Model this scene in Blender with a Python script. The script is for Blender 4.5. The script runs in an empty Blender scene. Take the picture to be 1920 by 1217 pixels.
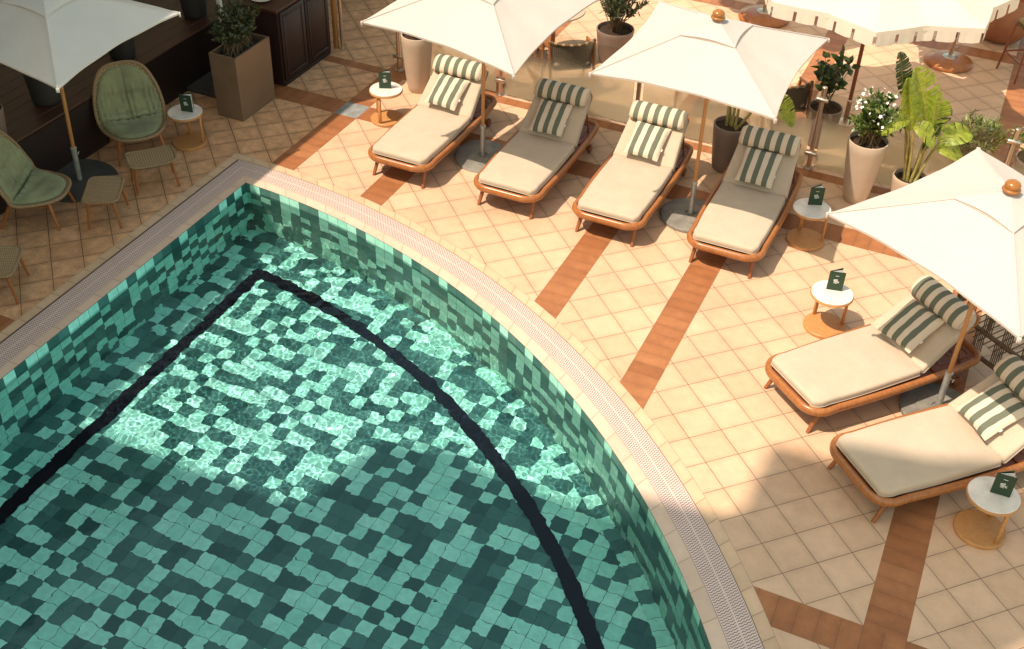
import bpy, bmesh, math, random
import numpy as np
from mathutils import Vector, Matrix, geometry

PI = math.pi
sin, cos, rad = math.sin, math.cos, math.radians
sc = bpy.context.scene
col = sc.collection
random.seed(7)
V = Vector

# ------------------------------------------------------------------ materials
def new_mat(name):
    m = bpy.data.materials.new(name)
    m.use_nodes = True
    nt = m.node_tree
    return m, nt, nt.nodes['Principled BSDF']

def N(nt, typ, **kw):
    n = nt.nodes.new(typ)
    for k, v in kw.items():
        if hasattr(n, k):
            setattr(n, k, v)
        else:
            n.inputs[k].default_value = v
    return n

def math_node(nt, op, a, b=None, c=None):
    n = nt.nodes.new('ShaderNodeMath'); n.operation = op
    for i, x in enumerate((a, b, c)):
        if x is None: continue
        if isinstance(x, (int, float)): n.inputs[i].default_value = x
        else: nt.links.new(x, n.inputs[i])
    return n.outputs[0]

def mix_col(nt, fac, a, b, mode='MIX'):
    n = nt.nodes.new('ShaderNodeMix'); n.data_type = 'RGBA'; n.blend_type = mode
    for idx, x in ((0, fac), (6, a), (7, b)):
        if isinstance(x, (int, float)): n.inputs[idx].default_value = x
        elif isinstance(x, tuple): n.inputs[idx].default_value = (x[0], x[1], x[2], 1)
        else: nt.links.new(x, n.inputs[idx])
    return n.outputs[2]

def ramp(nt, fac, stops):
    n = nt.nodes.new('ShaderNodeValToRGB')
    e = n.color_ramp.elements
    while len(e) < len(stops): e.new(0.5)
    for i, (p, c) in enumerate(stops):
        e[i].position = p; e[i].color = (c[0], c[1], c[2], 1)
    nt.links.new(fac, n.inputs[0])
    return n.outputs[0]

def noise(nt, vec, scale, detail=3, rough=.55):
    n = N(nt, 'ShaderNodeTexNoise'); n.inputs['Scale'].default_value = scale
    n.inputs['Detail'].default_value = detail; n.inputs['Roughness'].default_value = rough
    if vec is not None: nt.links.new(vec, n.inputs['Vector'])
    return n.outputs['Fac']

def bump(nt, b, height, strength=.3, dist=.01):
    n = N(nt, 'ShaderNodeBump'); n.inputs['Strength'].default_value = strength
    n.inputs['Distance'].default_value = dist
    nt.links.new(height, n.inputs['Height']); nt.links.new(n.outputs[0], b.inputs['Normal'])

def obj_coord(nt):
    return N(nt, 'ShaderNodeTexCoord').outputs['Object']

def uv_coord(nt):
    return N(nt, 'ShaderNodeUVMap').outputs[0]

def scaled(nt, vec, s):
    n = N(nt, 'ShaderNodeMapping'); n.inputs['Scale'].default_value = s
    nt.links.new(vec, n.inputs['Vector']); return n.outputs[0]

def plain(name, c, rough=.5, metal=0, var=.12, nscale=6, spec=.5, bstr=0, bscale=60):
    m, nt, b = new_mat(name)
    co = obj_coord(nt)
    f = noise(nt, co, nscale, 4)
    lo = tuple(x*(1-var) for x in c); hi = tuple(min(1, x*(1+var)) for x in c)
    nt.links.new(ramp(nt, f, [(.3, lo), (.7, hi)]), b.inputs['Base Color'])
    b.inputs['Roughness'].default_value = rough; b.inputs['Metallic'].default_value = metal
    b.inputs['Specular IOR Level'].default_value = spec
    if bstr: bump(nt, b, noise(nt, co, bscale, 2), bstr, .004)
    return m

def wood(name, c1, c2, rough=.4, stretch=(14, 14, 1.6), spec=.5):
    m, nt, b = new_mat(name)
    co = obj_coord(nt)
    f = noise(nt, scaled(nt, co, stretch), 3.0, 5, .6)
    f2 = noise(nt, scaled(nt, co, tuple(s*5 for s in stretch)), 3.0, 3, .6)
    s = math_node(nt, 'ADD', math_node(nt, 'MULTIPLY', f, .7), math_node(nt, 'MULTIPLY', f2, .3))
    nt.links.new(ramp(nt, s, [(.32, c1), (.66, c2)]), b.inputs['Base Color'])
    b.inputs['Roughness'].default_value = rough
    b.inputs['Specular IOR Level'].default_value = spec
    bump(nt, b, f2, .12, .003)
    return m

def fabric(name, c, var=.1, weave=420, bstr=.25, rough=.9, nscale=5):
    m, nt, b = new_mat(name)
    co = obj_coord(nt)
    oi = N(nt, 'ShaderNodeObjectInfo'); sh = N(nt, 'ShaderNodeVectorMath'); sh.operation = 'ADD'
    nt.links.new(co, sh.inputs[0])
    rv = N(nt, 'ShaderNodeCombineXYZ')
    for k, q in enumerate((7.0, 13.0, 5.0)): nt.links.new(math_node(nt, 'MULTIPLY', oi.outputs['Random'], q), rv.inputs[k])
    nt.links.new(rv.outputs[0], sh.inputs[1]); co = sh.outputs[0]
    f = noise(nt, co, nscale, 5, .6)
    lo = tuple(x*(1-var) for x in c); hi = tuple(min(1, x*(1+var)) for x in c)
    base = ramp(nt, f, [(.3, lo), (.7, hi)])
    fine = noise(nt, co, weave, 2, .7)
    base = mix_col(nt, 1.0, base, ramp(nt, fine, [(.3, (.86, .86, .86)), (.7, (1.1, 1.1, 1.1))]), 'MULTIPLY')
    nt.links.new(base, b.inputs['Base Color'])
    b.inputs['Roughness'].default_value = rough; b.inputs['Specular IOR Level'].default_value = .15
    b.inputs['Sheen Weight'].default_value = .15
    h = math_node(nt, 'ADD', fine, math_node(nt, 'MULTIPLY', noise(nt, co, 9, 3), 3.0))
    bump(nt, b, h, bstr, .006)
    return m

def striped(name, green, white, period, phase=0):
    m, nt, b = new_mat(name)
    co = obj_coord(nt)
    sp = N(nt, 'ShaderNodeSeparateXYZ'); nt.links.new(co, sp.inputs[0])
    wob = math_node(nt, 'MULTIPLY', noise(nt, co, 8, 2), .006)
    t = math_node(nt, 'FRACT', math_node(nt, 'ADD', math_node(nt, 'DIVIDE', math_node(nt, 'ADD', sp.outputs[0], wob), period), phase + 50))
    k = math_node(nt, 'GREATER_THAN', t, .5)
    fine = noise(nt, co, 380, 2, .7)
    c = mix_col(nt, k, green, white)
    c = mix_col(nt, 1.0, c, ramp(nt, fine, [(.3, (.8, .8, .8)), (.7, (1.15, 1.15, 1.15))]), 'MULTIPLY')
    nt.links.new(c, b.inputs['Base Color'])
    b.inputs['Roughness'].default_value = .9; b.inputs['Specular IOR Level'].default_value = .1
    h = math_node(nt, 'ADD', fine, math_node(nt, 'MULTIPLY', noise(nt, co, 14, 3), 3.0))
    bump(nt, b, h, .3, .006)
    return m

def leafmat(name, c, rough=.45, trans=.25, var=.35):
    m, nt, b = new_mat(name)
    co = obj_coord(nt)
    f = noise(nt, co, 22, 2)
    lo = tuple(x*(1-var) for x in c); hi = tuple(min(1, x*(1+var)) for x in c)
    base = ramp(nt, f, [(.35, lo), (.65, hi)])
    nt.links.new(base, b.inputs['Base Color']); b.inputs['Roughness'].default_value = rough
    tr = N(nt, 'ShaderNodeBsdfTranslucent')
    nt.links.new(mix_col(nt, 1.0, base, (1.3, 1.5, .5), 'MULTIPLY'), tr.inputs[0])
    mx = N(nt, 'ShaderNodeMixShader'); mx.inputs[0].default_value = trans
    nt.links.new(b.outputs[0], mx.inputs[1]); nt.links.new(tr.outputs[0], mx.inputs[2])
    nt.links.new(mx.outputs[0], nt.nodes['Material Output'].inputs[0])
    return m

def canvas(name, c, trans):
    m, nt, b = new_mat(name)
    co = obj_coord(nt)
    f = noise(nt, co, 3, 4)
    base = ramp(nt, f, [(.3, tuple(x*.95 for x in c)), (.7, c)])
    nt.links.new(base, b.inputs['Base Color']); b.inputs['Roughness'].default_value = .85
    b.inputs['Specular IOR Level'].default_value = .15
    h = math_node(nt, 'ADD', noise(nt, co, 3.5, 3), math_node(nt, 'MULTIPLY', noise(nt, co, 300, 2), .02))
    bump(nt, b, h, .38, .03)
    tr = N(nt, 'ShaderNodeBsdfTranslucent'); nt.links.new(base, tr.inputs[0])
    mx = N(nt, 'ShaderNodeMixShader'); mx.inputs[0].default_value = trans
    nt.links.new(b.outputs[0], mx.inputs[1]); nt.links.new(tr.outputs[0], mx.inputs[2])
    nt.links.new(mx.outputs[0], nt.nodes['Material Output'].inputs[0])
    return m

def grid_edges(nt, uv, gx, gy, width):
    """uv in tile units -> (grout mask, cell vector)"""
    sp = N(nt, 'ShaderNodeSeparateXYZ'); nt.links.new(uv, sp.inputs[0])
    d = []
    cells = []
    for k in (0, 1):
        fr = math_node(nt, 'FRACT', math_node(nt, 'ADD', sp.outputs[k], 200))
        d.append(math_node(nt, 'MINIMUM', fr, math_node(nt, 'SUBTRACT', 1, fr)))
        cells.append(math_node(nt, 'FLOOR', math_node(nt, 'ADD', sp.outputs[k], 200)))
    cx = N(nt, 'ShaderNodeCombineXYZ')
    nt.links.new(cells[0], cx.inputs[0]); nt.links.new(cells[1], cx.inputs[1])
    mn = math_node(nt, 'MINIMUM', math_node(nt, 'MULTIPLY', d[0], gx), math_node(nt, 'MULTIPLY', d[1], gy))
    mask = N(nt, 'ShaderNodeMapRange'); mask.inputs[1].default_value = width*.7; mask.inputs[2].default_value = width*1.3
    mask.inputs[3].default_value = 1; mask.inputs[4].default_value = 0
    nt.links.new(mn, mask.inputs[0])
    return mask.outputs[0], cx.outputs[0], mn

def white(nt, vec):
    n = N(nt, 'ShaderNodeTexWhiteNoise'); n.noise_dimensions = '3D'
    nt.links.new(vec, n.inputs['Vector']); return n.outputs['Value']

def tile_mat(name, ca, cb, grout, gx, gy, width, rough=.55, mott=.25, edge_dirt=.25, gstr=1.0):
    m, nt, b = new_mat(name)
    uv = uv_coord(nt)
    mask, cell, mn = grid_edges(nt, uv, gx, gy, width)
    rnd = white(nt, cell)
    co = obj_coord(nt)
    base = mix_col(nt, rnd, ca, cb)
    n1 = noise(nt, co, 7, 5, .65); n2 = noise(nt, co, 45, 4, .6)
    s = math_node(nt, 'ADD', math_node(nt, 'MULTIPLY', n1, .65), math_node(nt, 'MULTIPLY', n2, .35))
    base = mix_col(nt, 1.0, base, ramp(nt, s, [(.33, (1-mott,)*3), (.62, (1+mott*.25,)*3)]), 'MULTIPLY')
    big = noise(nt, co, .75, 4, .7)
    base = mix_col(nt, 1.0, base, ramp(nt, big, [(.34, (.90, .885, .87)), (.5, (1.0, 1.0, 1.0)), (.68, (1.03, 1.035, 1.03))]), 'MULTIPLY')
    dirt = N(nt, 'ShaderNodeMapRange'); dirt.inputs[1].default_value = 0; dirt.inputs[2].default_value = .06
    dirt.inputs[3].default_value = edge_dirt; dirt.inputs[4].default_value = 0
    nt.links.new(mn, dirt.inputs[0])
    dd = math_node(nt, 'MULTIPLY', dirt.outputs[0], noise(nt, co, 11, 3))
    base = mix_col(nt, dd, base, tuple(x*.45 for x in ca))
    gv = math_node(nt, 'MULTIPLY', mask, math_node(nt, 'MULTIPLY_ADD', noise(nt, co, 2.3, 2), .8*gstr, .55*gstr))
    base = mix_col(nt, math_node(nt, 'MINIMUM', gv, 1.0), base, grout)
    nt.links.new(base, b.inputs['Base Color'])
    nt.links.new(math_node(nt, 'MULTIPLY_ADD', n2, .3, rough-.15), b.inputs['Roughness'])
    b.inputs['Specular IOR Level'].default_value = .3
    h = math_node(nt, 'SUBTRACT', math_node(nt, 'MULTIPLY', s, .35), mask)
    # every tile lies a hair differently
    bump(nt, b, h, .35, .004)
    return m

M = {}
M['tile'] = tile_mat('terrace_tile', (.635, .39, .235), (.70, .442, .278), (.095, .052, .025), .33, .33, .0026, .5, .12, .38)
M['tile_worn'] = tile_mat('worn_terrace_tile', (.68, .35, .17), (.78, .42, .215), (.08, .036, .014), .33, .33, .0036, .5, .42, .7)
M['strip'] = tile_mat('brown_strip_tile', (.34, .122, .045), (.43, .168, .066), (.15, .06, .028), .165, .33, .0022, .5, .22, .35, .6)
M['greytile'] = plain('grey_cross_tile', (.24, .23, .21), .6, 0, .3, 9)
M['coping'] = tile_mat('pool_edge_tile', (.66, .46, .33), (.72, .505, .365), (.30, .17, .10), .30, .14, .0022, .5, .08, .2)
M['coping_out'] = tile_mat('pool_border_tile', (.65, .42, .255), (.72, .47, .29), (.18, .10, .05), .24, .12, .0022, .5, .12, .3)

def grate_mat():
    m, nt, b = new_mat('drain_grate_plastic')
    uv = uv_coord(nt)
    sp = N(nt, 'ShaderNodeSeparateXYZ'); nt.links.new(uv, sp.inputs[0])
    u, v = sp.outputs[0], sp.outputs[1]
    tri = math_node(nt, 'PINGPONG', math_node(nt, 'ADD', v, 10), .017)
    ph = math_node(nt, 'FRACT', math_node(nt, 'ADD', math_node(nt, 'DIVIDE', math_node(nt, 'ADD', u, math_node(nt, 'MULTIPLY', tri, .55)), .0245), 900))
    line = math_node(nt, 'LESS_THAN', ph, .30)
    # solid rib in the middle and at both rims
    mid = math_node(nt, 'ABSOLUTE', math_node(nt, 'SUBTRACT', v, .13))
    keep = math_node(nt, 'MULTIPLY', math_node(nt, 'GREATER_THAN', mid, .006), math_node(nt, 'LESS_THAN', mid, .122))
    slot = math_node(nt, 'MULTIPLY', line, keep)
    rim = math_node(nt, 'GREATER_THAN', mid, .1275)
    slot = math_node(nt, 'MAXIMUM', slot, rim)
    n1 = noise(nt, obj_coord(nt), 3, 3)
    base = mix_col(nt, n1, (.66, .465, .385), (.77, .56, .47))
    base = mix_col(nt, math_node(nt, 'MULTIPLY', slot, .93), base, (.075, .036, .03))
    nt.links.new(base, b.inputs['Base Color']); b.inputs['Roughness'].default_value = .45
    bump(nt, b, math_node(nt, 'SUBTRACT', 1, slot), .5, .004)
    return m
M['grate'] = grate_mat()

def pool_mat(name, L1=(.33, .82, .68), L2=(.46, .96, .82), D1=(.024, .100, .095), D2=(.082, .240, .215)):
    m, nt, b = new_mat(name)
    uv = uv_coord(nt)
    mask, cell, mn = grid_edges(nt, uv, .148, .148, .0022)
    r1 = white(nt, cell)
    sh = N(nt, 'ShaderNodeVectorMath'); sh.operation = 'ADD'; sh.inputs[1].default_value = (31.7, 12.3, 5)
    nt.links.new(cell, sh.inputs[0]); r2 = white(nt, sh.outputs[0])
    spc = N(nt, 'ShaderNodeSeparateXYZ'); nt.links.new(cell, spc.inputs[0])
    # two light and two dark tiles in every block of four, laid in a random order, a few tiles swapped
    ii = math_node(nt, 'MODULO', spc.outputs[0], 2); jj = math_node(nt, 'MODULO', spc.outputs[1], 2)
    xx = math_node(nt, 'MODULO', math_node(nt, 'ADD', ii, jj), 2)
    bv = N(nt, 'ShaderNodeCombineXYZ')
    for q in (0, 1): nt.links.new(math_node(nt, 'FLOOR', math_node(nt, 'MULTIPLY', spc.outputs[q], .5)), bv.inputs[q])
    rb = white(nt, bv.outputs[0])
    bs = N(nt, 'ShaderNodeVectorMath'); bs.operation = 'ADD'; bs.inputs[1].default_value = (57.3, 91.7, 3)
    nt.links.new(bv.outputs[0], bs.inputs[0]); flip = math_node(nt, 'GREATER_THAN', white(nt, bs.outputs[0]), .5)
    is0 = math_node(nt, 'LESS_THAN', rb, .30); is2 = math_node(nt, 'GREATER_THAN', rb, .58)
    is1 = math_node(nt, 'SUBTRACT', 1, math_node(nt, 'ADD', is0, is2))
    v = math_node(nt, 'ADD', math_node(nt, 'MULTIPLY', ii, is0), math_node(nt, 'ADD', math_node(nt, 'MULTIPLY', jj, is1), math_node(nt, 'MULTIPLY', xx, is2)))
    v = math_node(nt, 'ABSOLUTE', math_node(nt, 'SUBTRACT', v, flip))
    light = math_node(nt, 'ABSOLUTE', math_node(nt, 'SUBTRACT', v, math_node(nt, 'LESS_THAN', r1, .10)))
    cl = mix_col(nt, r2, L1, L2)
    cd = mix_col(nt, r2, D1, D2)
    base = mix_col(nt, light, cd, cl)
    co = obj_coord(nt)
    n2 = noise(nt, co, 14, 4)
    base = mix_col(nt, 1.0, base, ramp(nt, n2, [(.3, (.82, .86, .88)), (.7, (1.1, 1.08, 1.06))]), 'MULTIPLY')
    base = mix_col(nt, mask, base, (.03, .09, .085))
    nt.links.new(base, b.inputs['Base Color'])
    b.inputs['Roughness'].default_value = .35; b.inputs['Specular IOR Level'].default_value = .2
    return m
M['pooltile'] = pool_mat('pool_mosaic_tile')
M['pooltile_sunlit'] = pool_mat('sunlit_pool_tile', (.36, .74, .58), (.50, .86, .69), (.055, .15, .125), (.125, .24, .195))  # same pool tile, paler: sunlight on the curved wall put into the colour
M['band'] = plain('pool_band_tile', (.006, .009, .016), .6, 0, .3, 8, .05)

def water_mat():
    m, nt, b = new_mat('pool_water')
    b.inputs['Base Color'].default_value = (.90, 1.0, .98, 1)
    b.inputs['Roughness'].default_value = 0
    b.inputs['IOR'].default_value = 1.33
    b.inputs['Transmission Weight'].default_value = 1
    return m
M['water'] = water_mat()

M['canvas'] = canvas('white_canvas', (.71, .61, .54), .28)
M['canvas_shade_lift'] = canvas('shade_lifted_canvas', (.88, .82, .75), .34)  # same white canvas, colour lightened to replace missing skylight on the shaded umbrella
M['canvas_cream'] = canvas('cream_canvas', (.88, .79, .67), .40)
M['teak'] = wood('oiled_teak', (.25, .078, .020), (.42, .155, .045), .28)
M['teak_shaded'] = wood('teak_shaded', (.20, .06, .017), (.34, .11, .032), .4)  # same teak, darkened in colour for the shadow on the lounger legs
M['teak_dark'] = wood('dark_teak', (.16, .045, .018), (.27, .085, .032), .4)
M['oak'] = wood('golden_oak', (.43, .185, .060), (.57, .265, .085), .42, (9, 9, 9))
M['pole'] = wood('umbrella_pole_wood', (.36, .15, .045), (.52, .235, .08), .4, (30, 30, 2))
M['redwood'] = wood('red_brown_wood', (.16, .04, .016), (.25, .07, .028), .35)
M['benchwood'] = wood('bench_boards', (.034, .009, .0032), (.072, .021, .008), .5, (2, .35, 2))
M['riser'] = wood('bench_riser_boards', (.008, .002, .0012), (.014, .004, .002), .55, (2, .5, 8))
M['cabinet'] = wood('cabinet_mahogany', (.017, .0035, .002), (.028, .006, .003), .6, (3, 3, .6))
M['knob'] = wood('varnished_knob', (.27, .09, .016), (.38, .145, .027), .22, (6, 6, 6))
M['cushion'] = fabric('beige_mattress_fabric', (.53, .40, .285), .06)
M['stripe'] = striped('green_stripe_fabric', (.145, .148, .104), (.68, .53, .39), .1235, .25)
M['stripe_b'] = striped('green_stripe_bolster', (.145, .148, .104), (.68, .53, .39), .124, .25)
M['sage'] = fabric('sage_green_fabric', (.27, .265, .14), .22, 420, .5, .85, 4)
M['olive'] = fabric('olive_fabric', (.28, .25, .12), .12)
M['marble'] = plain('white_marble', (.72, .62, .53), .25, 0, .14, 9)
M['steel'] = plain('brushed_steel', (.60, .50, .41), .34, 1, .08, 4)
M['chrome'] = plain('polished_chrome', (.75, .72, .68), .12, 1, .03, 4)
M['galv'] = plain('galvanised_tube', (.42, .41, .37), .45, .5, .2, 25)
M['concrete'] = plain('grey_base_slab', (.215, .19, .155), .75, 0, .25, 9, .3, .2)
M['darkslab'] = plain('dark_base_slab', (.065, .058, .048), .7, 0, .2, 6, .3, .2)
M['pot_beige'] = plain('beige_planter', (.50, .365, .26), .55, 0, .06, 4)
M['pot_taupe'] = plain('taupe_planter', (.20, .135, .105), .5, 0, .08, 4)
M['pot_dark'] = plain('dark_planter', (.026, .021, .019), .6, 0, .1, 4)
M['pot_bronze'] = plain('bronze_planter', (.20, .125, .075), .42, .15, .1, 3)
M['terracotta'] = plain('terracotta', (.34, .13, .06), .65, 0, .18, 7)
M['soil'] = plain('potting_soil', (.05, .03, .02), .95, 0, .4, 40, .1, .6, 60)
M['leaf_dark'] = leafmat('dark_leaf', (.040, .062, .020), .4, .15)
M['leaf_mid'] = leafmat('glossy_leaf', (.085, .135, .028), .35, .2)
M['leaf_olive'] = leafmat('olive_leaf', (.085, .085, .040), .5, .18)
M['leaf_grass'] = leafmat('narrow_green_leaf', (.21, .22, .06), .45, .25)
M['leaf_banana'] = leafmat('banana_leaf', (.33, .37, .05), .38, .45, .22)
M['leaf_banana_dark'] = leafmat('banana_leaf_dark', (.035, .06, .018), .4, .2, .25)
M['stem'] = plain('plant_stem', (.32, .25, .07), .6, 0, .3, 14)
M['stem_brown'] = plain('brown_stem', (.13, .075, .03), .7, 0, .35, 20)
M['petal'] = plain('white_petal', (.80, .74, .68), .6, 0, .04, 20)
M['petal_pink'] = plain('pink_petal', (.75, .30, .25), .6, 0, .2, 20)
M['menu'] = plain('green_card', (.016, .042, .018), .5, 0, .06, 6)
M['ink'] = plain('white_print', (.75, .72, .66), .7, 0, .02, 6)
M['paper'] = plain('menu_paper', (.80, .74, .68), .8, 0, .03, 6)
M['whitepaint'] = plain('white_painted_metal', (.72, .66, .56), .4, 0, .04, 6)
M['facade'] = plain('cream_render', (.78, .66, .50), .85, 0, .12, 1.2)
M['rooftile'] = plain('roof_slab', (.30, .22, .16), .85, 0, .15, 2)
M['winglass'] = plain('window_glass', (.03, .035, .04), .1, 0, .1, 2)
M['black'] = plain('black_rubber', (.02, .02, .02), .6)
M['rope_dark'] = plain('dark_rope', (.15, .095, .055), .8, 0, .25, 60, .2, .4, 200)

def wicker_mat(name, c1, c2, sx, sy):
    m, nt, b = new_mat(name)
    uv = uv_coord(nt)
    sp = N(nt, 'ShaderNodeSeparateXYZ'); nt.links.new(uv, sp.inputs[0])
    a = math_node(nt, 'MULTIPLY', sp.outputs[0], sx); c = math_node(nt, 'MULTIPLY', sp.outputs[1], sy)
    par = math_node(nt, 'MODULO', math_node(nt, 'FLOOR', math_node(nt, 'ADD', a, 100)), 2)
    s1 = math_node(nt, 'ABSOLUTE', math_node(nt, 'SINE', math_node(nt, 'MULTIPLY', a, PI)))
    s2 = math_node(nt, 'ABSOLUTE', math_node(nt, 'SINE', math_node(nt, 'MULTIPLY', math_node(nt, 'MULTIPLY_ADD', par, .5, c), PI)))
    h = math_node(nt, 'MULTIPLY', math_node(nt, 'POWER', s1, .6), math_node(nt, 'POWER', s2, .6))
    rnd = noise(nt, obj_coord(nt), 24, 3)
    base = mix_col(nt, h, tuple(x*.28 for x in c1), mix_col(nt, rnd, c1, c2))
    nt.links.new(base, b.inputs['Base Color']); b.inputs['Roughness'].default_value = .65
    bump(nt, b, h, .7, .005)
    return m
M['wicker'] = wicker_mat('tan_wicker', (.44, .265, .125), (.60, .39, .20), 34, 46)
M['wicker_rim'] = wicker_mat('wicker_binding', (.38, .225, .105), (.52, .33, .16), 40, 6)
M['ropeweave'] = wicker_mat('taupe_rope_weave', (.155, .115, .075), (.225, .17, .11), 40, 55)
M['ropewrap'] = wicker_mat('tan_rope_wrap', (.36, .20, .09), (.50, .30, .14), 19, .01)

def fence_glass():
    m, nt, b = new_mat('frosted_fence_glass')
    co = obj_coord(nt)
    sp = N(nt, 'ShaderNodeSeparateXYZ'); nt.links.new(co, sp.inputs[0])
    mr = N(nt, 'ShaderNodeMapRange'); mr.interpolation_type = 'SMOOTHSTEP'
    mr.inputs[1].default_value = .42; mr.inputs[2].default_value = .80
    mr.inputs[3].default_value = 1; mr.inputs[4].default_value = 0
    nt.links.new(sp.outputs[2], mr.inputs[0])
    frost = mr.outputs[0]
    clear = N(nt, 'ShaderNodeBsdfTransparent'); clear.inputs[0].default_value = (.93, .93, .90, 1)
    gl = N(nt, 'ShaderNodeBsdfGlossy'); gl.inputs['Roughness'].default_value = .02
    fr = N(nt, 'ShaderNodeFresnel'); fr.inputs[0].default_value = 1.45
    cg = N(nt, 'ShaderNodeMixShader'); nt.links.new(fr.outputs[0], cg.inputs[0])
    nt.links.new(clear.outputs[0], cg.inputs[1]); nt.links.new(gl.outputs[0], cg.inputs[2])
    rf = N(nt, 'ShaderNodeBsdfRefraction'); rf.inputs['Roughness'].default_value = .30; rf.inputs['IOR'].default_value = 1.08
    rf.inputs[0].default_value = (.95, .93, .86, 1)
    tl = N(nt, 'ShaderNodeBsdfTranslucent'); tl.inputs[0].default_value = (.80, .70, .52, 1)
    df = N(nt, 'ShaderNodeBsdfDiffuse'); df.inputs[0].default_value = (.62, .52, .37, 1)
    a = N(nt, 'ShaderNodeMixShader'); a.inputs[0].default_value = .45
    nt.links.new(tl.outputs[0], a.inputs[1]); nt.links.new(df.outputs[0], a.inputs[2])
    c2 = N(nt, 'ShaderNodeMixShader'); c2.inputs[0].default_value = .52
    nt.links.new(rf.outputs[0], c2.inputs[1]); nt.links.new(a.outputs[0], c2.inputs[2])
    mx = N(nt, 'ShaderNodeMixShader'); nt.links.new(frost, mx.inputs[0])
    nt.links.new(cg.outputs[0], mx.inputs[1]); nt.links.new(c2.outputs[0], mx.inputs[2])
    nt.links.new(mx.outputs[0], nt.nodes['Material Output'].inputs[0])
    return m
M['fenceglass'] = fence_glass()

def tabletop_glass():
    m, nt, b = new_mat('table_glass')
    b.inputs['Base Color'].default_value = (.80, .78, .70, 1); b.inputs['Roughness'].default_value = .08
    return m
M['tableglass'] = tabletop_glass()

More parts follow.
